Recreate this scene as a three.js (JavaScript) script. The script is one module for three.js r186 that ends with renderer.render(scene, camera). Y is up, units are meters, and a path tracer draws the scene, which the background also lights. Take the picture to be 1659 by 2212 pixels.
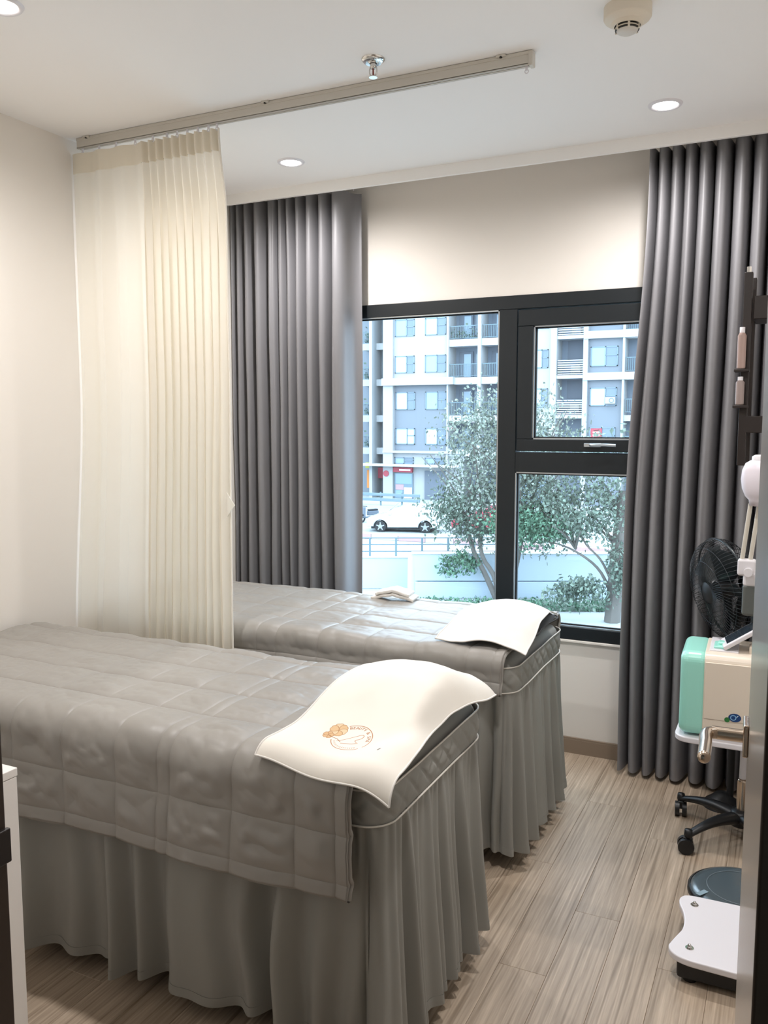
import * as THREE from 'three';
import { RoundedBoxGeometry } from 'three/addons/geometries/RoundedBoxGeometry.js';
import { mergeGeometries, mergeVertices } from 'three/addons/utils/BufferGeometryUtils.js';
import { ImprovedNoise } from 'three/addons/math/ImprovedNoise.js';
import { RectAreaLightUniformsLib } from 'three/addons/lights/RectAreaLightUniformsLib.js';

// ---------------------------------------------------------------- camera, sky, exposure
const scene = new THREE.Scene();
const camera = new THREE.PerspectiveCamera(62.267, 1659 / 2212, 0.05, 400);
camera.rotation.order = 'YXZ';
camera.position.set(0, 1.6, 0);
camera.rotation.set(THREE.MathUtils.degToRad(-5.955), THREE.MathUtils.degToRad(25.688), 0);
const SKY = 7.2;                                            // bright overcast sky
scene.background = new THREE.Color().setRGB(0.62 * SKY, 0.82 * SKY, 1.0 * SKY);
const renderer = new THREE.WebGLRenderer({ antialias: true });
renderer.toneMapping = THREE.LinearToneMapping;
renderer.toneMappingExposure = 1.06;
renderer.shadowMap.enabled = true;
RectAreaLightUniformsLib.init();
const LAMP_CD = 6.1, LAMP_COLOR = new THREE.Color().setRGB(1.0, 0.965, 0.955);

// ---------------------------------------------------------------- helpers
const V3 = (x, y, z) => new THREE.Vector3(x, y, z);
function rng(seed) {
  let a = seed >>> 0;
  return () => { a = (a + 0x6d2b79f5) | 0; let t = Math.imul(a ^ (a >>> 15), 1 | a); t = (t + Math.imul(t ^ (t >>> 7), 61 | t)) ^ t; return ((t ^ (t >>> 14)) >>> 0) / 4294967296; };
}
const perlin = new ImprovedNoise();
const noise = (x, y, z = 0) => perlin.noise(x, y, z);
const fbm = (x, y, z = 0) => noise(x, y, z) + 0.5 * noise(2 * x + 7.1, 2 * y, z) + 0.25 * noise(4 * x, 4 * y + 3.3, z);
const lerp = (a, b, t) => a + (b - a) * t;
const clamp01 = (t) => Math.min(1, Math.max(0, t));
const sstep = (a, b, x) => { const t = clamp01((x - a) / (b - a)); return t * t * (3 - 2 * t); };

const taken = new Map();
function numbered(name) {
  const n = taken.get(name) ?? 0; taken.set(name, n + 1);
  return n ? `${name}_${String(n).padStart(3, '0')}` : name;
}
function mesh(name, geo, mat, parent) {
  const m = new THREE.Mesh(Array.isArray(geo) ? join(geo) : geo, mat);
  m.name = name; m.castShadow = true; m.receiveShadow = true;
  if (parent) parent.add(m);
  return m;
}
function thing(name, label, category, pos = [0, 0, 0], turn = 0, group) {
  const g = new THREE.Group(); g.name = numbered(name); g.position.set(...pos); g.rotation.y = turn;
  g.userData = { label, category }; if (group) g.userData.group = group;
  scene.add(g); return g;
}
function solo(name, geo, mat, label, category, group) {
  const m = mesh(numbered(name), geo, mat); m.userData = { label, category }; if (group) m.userData.group = group;
  scene.add(m); return m;
}
function struct(name, geo, mat, label) {
  const m = mesh(name, geo, mat); m.userData = { kind: 'structure', label, category: 'structure' }; scene.add(m); return m;
}
function structGroup(name, label) {
  const g = new THREE.Group(); g.name = name; g.userData = { kind: 'structure', label, category: 'structure' }; scene.add(g); return g;
}
function join(list) {
  const flat = list.map((g) => (g.index ? g.toNonIndexed() : g));
  for (const g of flat) for (const k of Object.keys(g.attributes)) if (!['position', 'normal', 'uv'].includes(k)) g.deleteAttribute(k);
  return mergeGeometries(flat);
}
const box = (x0, x1, y0, y1, z0, z1) => new THREE.BoxGeometry(Math.abs(x1 - x0), Math.abs(y1 - y0), Math.abs(z1 - z0)).translate((x0 + x1) / 2, (y0 + y1) / 2, (z0 + z1) / 2);
const rbox = (x0, x1, y0, y1, z0, z1, r = 0.004, seg = 2) => new RoundedBoxGeometry(Math.abs(x1 - x0), Math.abs(y1 - y0), Math.abs(z1 - z0), seg, r).translate((x0 + x1) / 2, (y0 + y1) / 2, (z0 + z1) / 2);
const cyl = (r0, r1, h, seg = 24) => new THREE.CylinderGeometry(r0, r1, h, seg);
const lathe = (pts, seg = 40) => new THREE.LatheGeometry(pts.map(([x, y]) => new THREE.Vector2(x, y)), seg);
function tube(points, r, seg = 24, radial = 8, closed = false) {
  return new THREE.TubeGeometry(new THREE.CatmullRomCurve3(points.map((p) => (p.isVector3 ? p : V3(...p))), closed), seg, r, radial, closed);
}
function rod(a, b, r, radial = 12) {
  const A = V3(...a), B = V3(...b), d = B.clone().sub(A), g = new THREE.CylinderGeometry(r, r, d.length(), radial);
  g.applyQuaternion(new THREE.Quaternion().setFromUnitVectors(V3(0, 1, 0), d.clone().normalize()));
  return g.translate((A.x + B.x) / 2, (A.y + B.y) / 2, (A.z + B.z) / 2);
}
// a cloth: point(u, v) over the unit square; thick > 0 closes it with an underside and edges
function sheet(us, vs, point, thick = 0, uvScale = [1, 1]) {
  const steps = (k) => (Array.isArray(k) ? k : Array.from({ length: k + 1 }, (_, i) => i / k)), U = steps(us), V = steps(vs), nu = U.length - 1, nv = V.length - 1;
  const pos = [], uv = [], idx = [], n = (nu + 1) * (nv + 1);
  for (let j = 0; j <= nv; j++) for (let i = 0; i <= nu; i++) { pos.push(...point(U[i], V[j])); uv.push(U[i] * uvScale[0], V[j] * uvScale[1]); }
  const id = (i, j) => j * (nu + 1) + i;
  for (let j = 0; j < nv; j++) for (let i = 0; i < nu; i++) { const a = id(i, j), b = id(i + 1, j), c = id(i + 1, j + 1), d = id(i, j + 1); idx.push(a, b, c, a, c, d); }
  let g = new THREE.BufferGeometry();
  g.setAttribute('position', new THREE.Float32BufferAttribute(pos, 3)); g.setAttribute('uv', new THREE.Float32BufferAttribute(uv, 2)); g.setIndex(idx);
  g.computeVertexNormals();
  if (!thick) return g;
  const nr = g.attributes.normal.array, p2 = pos.slice(), uv2 = uv.concat(uv), all = idx.slice();
  for (let k = 0; k < n; k++) for (let c = 0; c < 3; c++) p2.push(pos[3 * k + c] - nr[3 * k + c] * thick);
  for (let k = 0; k < idx.length; k += 3) all.push(n + idx[k], n + idx[k + 2], n + idx[k + 1]);
  const rim = (a, b) => all.push(a, n + a, n + b, a, n + b, b);
  for (let i = 0; i < nu; i++) { rim(id(i, 0), id(i + 1, 0)); rim(id(i + 1, nv), id(i, nv)); }
  for (let j = 0; j < nv; j++) { rim(id(0, j + 1), id(0, j)); rim(id(nu, j), id(nu, j + 1)); }
  g = new THREE.BufferGeometry();
  g.setAttribute('position', new THREE.Float32BufferAttribute(p2, 3)); g.setAttribute('uv', new THREE.Float32BufferAttribute(uv2, 2)); g.setIndex(all);
  g.computeVertexNormals();
  return g;
}
function texture(w, h, fn, srgb = true) {
  const d = new Uint8Array(w * h * 4);
  for (let y = 0; y < h; y++) for (let x = 0; x < w; x++) { const c = fn(x / w, y / h, x, y); const k = 4 * (y * w + x); d[k] = c[0]; d[k + 1] = c[1]; d[k + 2] = c[2]; d[k + 3] = 255; }
  const t = new THREE.DataTexture(d, w, h); t.wrapS = t.wrapT = THREE.RepeatWrapping; t.magFilter = THREE.LinearFilter; t.minFilter = THREE.LinearMipmapLinearFilter; t.generateMipmaps = true;
  if (srgb) t.colorSpace = THREE.SRGBColorSpace;
  t.needsUpdate = true; return t;
}
const std = (color, roughness = 0.6, extra = {}) => new THREE.MeshStandardMaterial({ color, roughness, side: THREE.DoubleSide, ...extra });
const phys = (color, roughness, extra = {}) => new THREE.MeshPhysicalMaterial({ color, roughness, side: THREE.DoubleSide, ...extra });

// fine grain shared by cloth (bump only, metres)
const weave = texture(128, 128, (u, v, x, y) => { const a = 128 + 60 * Math.sin(x * Math.PI / 2) * Math.sin(y * Math.PI / 2) + 50 * noise(x * 0.31, y * 0.29, 3); return [a, a, a]; }, false);
const weaveAt = (r) => { const t = weave.clone(); t.repeat.set(r, r); t.needsUpdate = true; return t; };
const plaster = texture(256, 256, (u, v, x, y) => { const a = 128 + 70 * fbm(x * 0.11, y * 0.11, 5); return [a, a, a]; }, false);

const M = {
  wall: std('#e9e3db', 0.75), ceiling: std('#f4f2f0', 0.85), lip: std('#f3f1ee', 0.7),
  baseboard: std('#8d7c6b', 0.5), frameDark: std('#171d21', 0.42, { metalness: 0.2 }), gasket: std('#0b0c0e', 0.7), silver: std('#b9bec2', 0.3, { metalness: 0.9 }),
  glass: phys('#ffffff', 0.0, { transmission: 1, thickness: 0, ior: 1.45 }),
  curtain: phys('#828184', 0.42, { sheen: 0.3, sheenRoughness: 0.5, bumpMap: weaveAt(1), bumpScale: 0.0004 }),
  sheer: phys('#f0e9da', 1, { transmission: 0.4, thickness: 0, opacity: 0.8, transparent: true }),
  track: std('#c9c4ba', 0.4), screw: std('#3c3a36', 0.5, { metalness: 0.7 }), chrome: std('#d5d3cf', 0.16, { metalness: 1 }), chromeWarm: std('#c9b9a8', 0.2, { metalness: 1 }),
  plasticWhite: phys('#e2dfe3', 0.35), plasticCream: std('#ddd3c2', 0.5), plasticBlack: std('#17181a', 0.4), blackSoft: std('#1b1c1e', 0.55), wire: std('#3a3f43', 0.25, { metalness: 0.6 }),
  bedGrey: phys('#92918b', 0.8, { sheen: 0.25, sheenRoughness: 0.6 }), quilt: phys('#94908a', 0.44, { sheen: 0.2, sheenRoughness: 0.5 }), cord: std('#d9d4cb', 0.6), threadShade: std('#48433e', 0.8),
  pillowDark: std('#2d2926', 0.8),
  doorFace: phys('#968b80', 0.32, { clearcoat: 0.5, clearcoatRoughness: 0.18 }), jamb: std('#3a2c22', 0.45), board: std('#f1ece6', 0.35), boardEdge: std('#d8cfc4', 0.5),
  darkWood: std('#241b18', 0.45), corridor: std('#a39c92', 0.8),
};

// ---------------------------------------------------------------- room shell (metres; floor y = 0)
const XL = -2.76, XR = 0.20, ZB = -4.01, ZF = -0.70, HC = 2.77, HL = 2.72, ZE = -3.73;
// window opening in the far wall
const WX0 = -2.26, WX1 = -0.36, WY0 = 0.563, WY1 = 2.21;
struct('wall_back', [box(XL - 0.2, WX0, -0.2, 3.1, ZB, ZB - 0.2), box(WX1, XR + 0.2, -0.2, 3.1, ZB, ZB - 0.2), box(WX0, WX1, -0.2, WY0, ZB, ZB - 0.2), box(WX0, WX1, WY1, 3.1, ZB, ZB - 0.2)], M.wall, 'cream painted far wall around the window');
struct('wall_left', box(XL - 0.2, XL, -0.2, 3.1, ZB, ZF + 0.1), M.wall, 'cream painted left wall beside the bed feet');
struct('wall_right', box(XR, XR + 0.2, -0.2, 3.1, ZB, ZF + 0.1), M.wall, 'cream painted right wall behind the open door');
const JX0 = -0.879, JX1 = -0.008;                              // door opening
struct('wall_front', [box(XL - 0.2, JX0 - 0.05, -0.2, 3.1, ZF, ZF + 0.1), box(JX1 + 0.05, XR + 0.2, -0.2, 3.1, ZF, ZF + 0.1), box(JX0 - 0.05, JX1 + 0.05, 2.15, 3.1, ZF, ZF + 0.1)], M.wall, 'cream painted wall with the doorway');
struct('ceiling', [box(XL - 0.2, XR + 0.2, HC, HC + 0.2, ZE + 0.012, ZF + 0.1), box(XL - 0.2, XR + 0.2, 2.97, 3.1, ZB - 0.2, ZE + 0.012), box(XL, XR, HC, 2.97, ZE, ZE + 0.012)], M.ceiling, 'white plaster ceiling with a curtain recess at the window');
struct('trim_1', rbox(XL, XR, HL, HC + 0.02, ZE - 0.002, ZE + 0.018, 0.003), M.lip, 'narrow white drop lip along the ceiling recess above the curtains');
struct('baseboard_back', [box(XL, XR, 0, 0.068, ZB, ZB + 0.014), rbox(XL, XR, 0.066, 0.078, ZB, ZB + 0.011, 0.002)], M.baseboard, 'brown wood baseboard under the window');
struct('baseboard_left', rbox(XL, XL + 0.014, 0, 0.078, ZB + 0.02, ZF, 0.003), M.baseboard, 'brown wood baseboard along the left wall');
struct('baseboard_right', rbox(XR - 0.014, XR, 0, 0.078, ZB + 0.02, ZF, 0.003), M.baseboard, 'brown wood baseboard along the right wall');
// corridor behind the photographer
struct('wall_corridor', [box(-2.0, -1.8, -0.2, 2.9, ZF + 0.1, 1.6), box(1.2, 1.4, -0.2, 2.9, ZF + 0.1, 1.6), box(-2.0, 1.4, -0.2, 2.9, 1.6, 1.8), box(-2.0, 1.4, 2.6, 2.8, ZF + 0.1, 1.8)], M.corridor, 'plain walls of the corridor outside the door');
struct('floor_corridor', box(-2.0, 1.4, -0.2, 0, ZF + 0.1, 1.8), std('#8f7a64', 0.45), 'wood floor of the corridor');

// ---- floor: laminate planks running towards the window
{
  const floor = structGroup('floor', 'greyish oak laminate plank floor');
  const r = rng(11), mats = [];
  for (let k = 0; k < 8; k++) {
    const s = 31 * k + 5, tone = lerp(-6, 6, r());
    const t = texture(512, 64, (u, v) => {
      // u along the plank (1.2 m), v across (0.143 m): long straight grain with darker streaks
      const w = 0.012 * noise(u * 5, v * 3, s);
      const g1 = fbm(u * 2.6, (v + w) * 9, s), g2 = noise(u * 7, (v + w) * 34, s + 3), g3 = noise(u * 24, v * 60, s + 9);
      const streak = Math.max(0, noise(u * 2.2, (v + w) * 17, s + 17) - 0.12), pale = Math.max(0, noise(u * 2.8, (v + w) * 21, s + 27) - 0.15);
      const a = tone + 16 * g1 + 17 * g2 + 9 * g3 - 75 * streak + 45 * pale;
      return [171 + a, 153 + a * 0.98, 133 + a * 0.95].map((c) => Math.max(0, Math.min(255, c)));
    });
    mats.push(phys('#ffffff', 0.5, { map: t, clearcoat: 0.12, clearcoatRoughness: 0.4 }));
  }
  const W = 0.143, L = 1.21, gap = 0.0003, bev = 0.0009, cache = new Map();
  function plankGeo(w, l) {
    const key = w.toFixed(4) + '_' + l.toFixed(4); if (cache.has(key)) return cache.get(key);
    const a = w / 2 - gap, b = l / 2 - gap, ring = (x, z, y) => [[-x, y, -z], [x, y, -z], [x, y, z], [-x, y, z]];
    const rings = [ring(a, b, -0.012), ring(a, b, -bev), ring(a - bev, b - bev, 0)], pos = [], uv = [];
    const put = (p) => { pos.push(...p); uv.push((p[2] + l / 2) / L, (p[0] + w / 2) / W); };
    const quad = (A, B, C, D) => { for (const p of [A, B, C, A, C, D]) put(p); };
    quad(rings[2][0], rings[2][3], rings[2][2], rings[2][1]);
    for (let k = 0; k < 2; k++) for (let i = 0; i < 4; i++) { const j = (i + 1) % 4; quad(rings[k][i], rings[k + 1][i], rings[k + 1][j], rings[k][j]); }
    const g = new THREE.BufferGeometry(); g.setAttribute('position', new THREE.Float32BufferAttribute(pos, 3)); g.setAttribute('uv', new THREE.Float32BufferAttribute(uv, 2)); g.computeVertexNormals();
    cache.set(key, g); return g;
  }
  let row = 0;
  for (let x = -0.578 - 16 * W; x < XR; x += W, row++) {
    const x0 = Math.max(x, XL), x1 = Math.min(x + W, XR); if (x1 - x0 < 0.01) continue;
    let z = ZF - 0.0 + [0.2, 0.83, 0.46, 1.05, 0.65, 0.32, 0.93][row % 7];
    while (z > ZB) {
      const za = Math.min(z, ZF), zb = Math.max(z - L, ZB);
      if (za - zb > 0.01) { const m = mesh('plank', plankGeo(x1 - x0, za - zb), mats[Math.floor(r() * 8)], floor); m.position.set((x0 + x1) / 2, 0, (za + zb) / 2); }
      z -= L;
    }
  }
  const sub = mesh('subfloor', box(XL, XR, -0.2, -0.012, ZB, ZF + 0.1), std('#4a4038', 0.9), floor);
  mesh('threshold', rbox(JX0 - 0.05, JX1 + 0.05, -0.012, 0.004, ZF, ZF + 0.1, 0.002), std('#6e5d4c', 0.5), floor);
}

// ---- doorway: dark lining, strike plate, and the open door leaf
{
  const g = structGroup('trim_2', 'dark brown door frame lining');
  mesh('jamb', rbox(JX0 - 0.05, JX0, 0, 2.15, ZF - 0.02, ZF + 0.12, 0.003), M.jamb, g);
  mesh('jamb', rbox(JX1, JX1 + 0.05, 0, 2.15, ZF - 0.02, ZF + 0.12, 0.003), M.jamb, g);
  mesh('head', rbox(JX0 - 0.05, JX1 + 0.05, 2.1, 2.15, ZF - 0.02, ZF + 0.12, 0.003), M.jamb, g);
  const st = mesh('strike_plate', rbox(JX0 - 0.001, JX0 + 0.006, 1.045, 1.09, ZF - 0.022, ZF + 0.0, 0.002), M.darkWood, g); st.userData.label = 'dark latch strike on the frame';
  const d = structGroup('door_1', 'open door leaf with glossy grey-brown face and chrome lever');
  d.position.set(-0.008, 0, -0.745); d.rotation.y = Math.atan2(0.041, 0.85);
  mesh('leaf', rbox(0, 0.04, 0.008, 2.09, -0.85, 0, 0.002), M.doorFace, d);
  const hz = -0.775, hy = 1.072;                                 // lever handle near the latch edge
  const h = mesh('handle', [rbox(-0.009, 0, hy - 0.028, hy + 0.028, hz - 0.028, hz + 0.028, 0.003), rod([0, hy, hz], [-0.058, hy, hz], 0.011, 20), tube([[-0.048, hy, hz], [-0.063, hy, hz + 0.006], [-0.067, hy, hz + 0.022], [-0.066, hy, hz + 0.06], [-0.066, hy - 0.001, hz + 0.118]], 0.0105, 24, 14), new THREE.SphereGeometry(0.0105, 16, 10).translate(-0.066, hy - 0.001, hz + 0.118)], M.chromeWarm, d);
  h.userData.label = 'polished lever handle';
  for (const y of [0.25, 1.05, 1.85]) mesh('hinge', cyl(0.007, 0.007, 0.1, 12).translate(0.02, y, 0.008), M.chrome, d);
}

// ---- window
{
  const w = structGroup('window_1', 'dark aluminium window with a fixed pane and a top-hung sash');
  const zf = ZB + 0.012, zb = ZB - 0.07, mx0 = -1.305, mx1 = -1.215, fr = (n, a, b, c, d, z0 = zf, z1 = zb) => mesh(n, rbox(a, b, c, d, z0, z1, 0.003), M.frameDark, w);
  fr('frame_head', WX0, WX1, 2.145, WY1); fr('frame_sill', WX0, WX1, WY0, 0.625); fr('frame_jamb', WX0, WX0 + 0.065, 0.625, 2.145); fr('frame_jamb', WX1 - 0.065, WX1, 0.625, 2.145);
  fr('mullion', mx0, mx1, 0.625, 2.145); fr('transom', mx1, WX1 - 0.065, 1.366, 1.462);
  // opening sash, proud of the frame by a few millimetres, with a groove around it
  const sx0 = mx1 + 0.006, sx1 = WX1 - 0.071, sy0 = 1.468, sy1 = 2.139, sz = zf + 0.006;
  const sash = mesh('sash', [rbox(sx0, sx1, 2.062, sy1, sz, zb, 0.004), rbox(sx0, sx1, sy0, 1.525, sz, zb, 0.004), rbox(sx0, sx0 + 0.075, 1.525, 2.062, sz, zb, 0.004), rbox(sx1 - 0.075, sx1, 1.525, 2.062, sz, zb, 0.004)], M.frameDark, w);
  const bead = (a, b, c, d, parent) => mesh('glazing_bead', [box(a, b, c, c + 0.006, zf - 0.004, zf - 0.02), box(a, a + 0.006, c, d, zf - 0.004, zf - 0.02), box(b - 0.006, b, c, d, zf - 0.004, zf - 0.02), box(a, b, d - 0.006, d, zf - 0.004, zf - 0.02)], M.silver, parent);
  const gasket = (a, b, c, d, parent) => mesh('gasket', [box(a, b, c, c + 0.012, zf - 0.02, zf - 0.03), box(a, a + 0.012, c, d, zf - 0.02, zf - 0.03), box(b - 0.012, b, c, d, zf - 0.02, zf - 0.03), box(a, b, d - 0.012, d, zf - 0.02, zf - 0.03)], M.gasket, parent);
  const pane = (a, b, c, d, parent) => { const p = mesh('pane', new THREE.PlaneGeometry(b - a, d - c).translate((a + b) / 2, (c + d) / 2, zf - 0.035), M.glass, parent); return p; };
  for (const [a, b, c, d, par] of [[WX0 + 0.065, mx0, 0.625, 2.145, w], [mx1, WX1 - 0.065, 0.625, 1.366, w], [sx0 + 0.075, sx1 - 0.075, 1.525, 2.062, sash]]) { pane(a, b, c, d, par); gasket(a, b, c, d, par); bead(a, b, c, d, par); }
  const hx = -0.83, hy = 1.5;
  mesh('sash_handle', [rbox(hx - 0.05, hx + 0.03, hy - 0.009, hy + 0.009, sz + 0.014, sz, 0.003), tube([[hx - 0.02, hy, sz + 0.012], [hx - 0.01, hy, sz + 0.03], [hx + 0.04, hy + 0.002, sz + 0.034], [hx + 0.1, hy, sz + 0.03]], 0.0065, 20, 10)], M.silver, sash);
  mesh('sill_board', rbox(WX0 - 0.02, WX1 + 0.02, WY0 - 0.012, WY0, ZB + 0.02, ZB - 0.01, 0.003), M.wall, w);
}

// ---------------------------------------------------------------- ceiling fittings
const lampSpots = [[-2.09, -3.38, 'recessed ceiling downlight nearest the left window curtain'], [-0.48, -3.39, 'recessed ceiling downlight near the right window curtain'], [-2.06, -1.80, 'recessed ceiling downlight above the near bed foot'], [-0.48, -1.80, 'recessed ceiling downlight above the near bed head']];
for (const [x, z, label] of lampSpots) {
  const t = thing('downlight', label, 'downlight', [x, HC, z], 0, 'recessed ceiling downlights');
  mesh('trim_ring', lathe([[0.043, 0.0], [0.043, -0.002], [0.05, -0.007], [0.058, -0.006], [0.062, 0.0]], 48), M.plasticWhite, t);
  const lens = mesh('lamp_lens', lathe([[0, -0.013], [0.018, -0.012], [0.034, -0.009], [0.043, -0.003]], 40), new THREE.MeshStandardMaterial({ color: '#ffffff', roughness: 0.6, emissive: new THREE.Color().setRGB(1, 0.97, 0.92), emissiveIntensity: 5, side: THREE.DoubleSide }), t);
  lens.castShadow = false;
  const s = new THREE.SpotLight(LAMP_COLOR, LAMP_CD, 0, 1.52, 0.6, 2); s.name = 'downlight_beam'; s.castShadow = true; s.shadow.radius = 2.0; s.shadow.mapSize.set(1024, 1024);
  s.position.set(0, -0.017, 0); s.target.position.set(0, -2, 0); t.add(s); t.add(s.target);
}
{
  const t = thing('fire_sprinkler', 'chrome pendent fire sprinkler on the ceiling beside the curtain track', 'sprinkler', [-1.277, HC, -2.574]);
  mesh('rosette', lathe([[0.012, -0.014], [0.02, -0.006], [0.028, -0.012], [0.037, -0.004], [0.038, 0]], 40), M.chrome, t);
  mesh('body', lathe([[0, -0.03], [0.007, -0.03], [0.01, -0.022], [0.01, 0]], 20), M.chrome, t);
  for (const s of [-1, 1]) mesh('yoke_arm', tube([[s * 0.009, -0.022, 0], [s * 0.013, -0.033, 0], [s * 0.011, -0.046, 0], [0, -0.054, 0]], 0.0022, 14, 8), M.chrome, t);
  mesh('bulb', cyl(0.0025, 0.0025, 0.022, 10).translate(0, -0.04, 0), std('#7a1f18', 0.2), t);
  mesh('deflector', cyl(0.014, 0.014, 0.002, 24).translate(0, -0.056, 0), M.chrome, t);
}
{
  const t = thing('smoke_detector', 'cream round smoke detector with dark slots on the ceiling', 'smoke detector', [-0.475, HC, -2.575]);
  mesh('base', lathe([[0.066, 0], [0.066, -0.03], [0.062, -0.036], [0.045, -0.044]], 48), M.plasticCream, t);
  mesh('head', lathe([[0.045, -0.044], [0.042, -0.05], [0.036, -0.053]], 48), M.plasticCream, t);
  for (const y of [-0.055, -0.062]) mesh('slot_ring', new THREE.TorusGeometry(0.031, 0.0028, 8, 40).rotateX(Math.PI / 2).translate(0, y, 0), M.screw, t);
  mesh('rib_ring', new THREE.TorusGeometry(0.032, 0.002, 8, 40).rotateX(Math.PI / 2).translate(0, -0.0585, 0), M.plasticCream, t);
  for (let k = 0; k < 6; k++) { const a = k * Math.PI / 3 + 0.3; mesh('rib', box(-0.003, 0.003, -0.066, -0.05, 0.029, 0.035).rotateY(a), M.plasticCream, t); }
  mesh('cap', lathe([[0, -0.074], [0.018, -0.073], [0.028, -0.068], [0.03, -0.064]], 40), std('#cfc9c0', 0.45), t);
}

// ---------------------------------------------------------------- ceiling curtain track and sheer curtain
const ZT = -2.74;
{
  const t = thing('curtain_track', 'pale aluminium curtain track screwed to the ceiling', 'curtain track');
  mesh('rail', [rbox(-2.72, -0.8, HC - 0.012, HC - 0.001, ZT - 0.016, ZT + 0.016, 0.002), rbox(-2.72, -0.8, HC - 0.042, HC - 0.008, ZT + 0.007, ZT + 0.013, 0.002), rbox(-2.72, -0.8, HC - 0.042, HC - 0.008, ZT - 0.013, ZT - 0.007, 0.002), rbox(-2.72, -0.8, HC - 0.042, HC - 0.037, ZT + 0.003, ZT + 0.013, 0.001), rbox(-2.72, -0.8, HC - 0.042, HC - 0.037, ZT - 0.013, ZT - 0.003, 0.001)], M.track, t);
  mesh('end_cap', rbox(-0.806, -0.792, HC - 0.046, HC - 0.001, ZT - 0.017, ZT + 0.017, 0.003), M.track, t);
  for (const x of [-2.66, -1.79, -0.895]) { const b = mesh('ceiling_clip', rbox(x - 0.016, x + 0.016, HC - 0.008, HC, ZT - 0.02, ZT + 0.024, 0.002), M.track, t); mesh('screw', cyl(0.005, 0.005, 0.004, 12).translate(x, HC - 0.008, ZT + 0.02), M.screw, b); }
  for (const x of [-2.7, -2.61, -2.52, -2.42, -2.33, -2.26, -2.21, -2.16, -2.11, -2.06, -2.02, -0.815]) mesh('runner', [box(x - 0.004, x + 0.004, HC - 0.056, HC - 0.036, ZT - 0.002, ZT + 0.002), new THREE.TorusGeometry(0.006, 0.0015, 6, 14).translate(x, HC - 0.058, ZT)], M.plasticWhite, t);
}
{
  // path of the cloth across its width: gentle folds towards the wall, tight gathers at the leading edge
  const t = thing('sheer_curtain', 'cream sheer privacy curtain hanging from the ceiling track between the beds', 'curtain');
  const top = HC - 0.058, x0 = -2.754, folds = (u) => (u < 0.42 ? u * 7.5 : 3.15 + (u - 0.42) * 17);
  const cloth = (u, v) => {
    const y = lerp(top, 0.025, v), ph = folds(u) * Math.PI * 2;
    const x1 = lerp(-2.012, -1.985, sstep(0, 0.12, v)) + 0.05 * sstep(0.4, 0.85, v), push = 0.075 * sstep(0.35, 0.8, v);   // the lower part is pushed aside by the far bed
    const gather = u < 0.42 ? lerp(0, 0.5, u / 0.42) : lerp(0.5, 1, (u - 0.42) / 0.58);
    const amp = (u < 0.42 ? 0.017 : 0.026) * (0.55 + 0.45 * sstep(0, 0.15, v)) * (0.75 + 0.5 * noise(u * 9, 2.2));
    const wob = 0.008 * noise(u * 14, v * 2.4, 4) * sstep(0, 0.3, v);
    return [lerp(x0, x1, gather) + 0.006 * Math.sin(2 * ph) * sstep(0.02, 0.2, v), y, ZT + push + amp * Math.sin(ph + 0.9 * noise(u * 5, v * 1.3, 9)) + wob];
  };
  mesh('cloth', sheet(420, 60, cloth, 0, [1, 1]), M.sheer, t);
  mesh('heading_tape', sheet(420, 3, (u, v) => { const p = cloth(u, v * 0.03); return [p[0], p[1], p[2] + 0.003]; }), phys('#f0e8d8', 1, { transmission: 0.3, thickness: 0 }), t);
  const edge = []; for (let k = 0; k <= 40; k++) edge.push(V3(...cloth(1, k / 40)));
  mesh('side_hem', tube(edge, 0.004, 120, 6), phys('#f7f2e8', 1, { transmission: 0.3, thickness: 0 }), t);
  // the corner of the leading edge that has flipped outwards at mid height
  mesh('flipped_corner', sheet(10, 14, (u, v) => { const w = 1 - Math.abs(2 * v - 1); return [-1.985 + 0.05 * u * Math.pow(w, 1.1), 1.335 - 0.1 * v, ZT + 0.03 + 0.016 * u * w]; }, 0.0015), phys('#f6f3ea', 1, { transmission: 0.3, thickness: 0 }), t);
}

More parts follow.
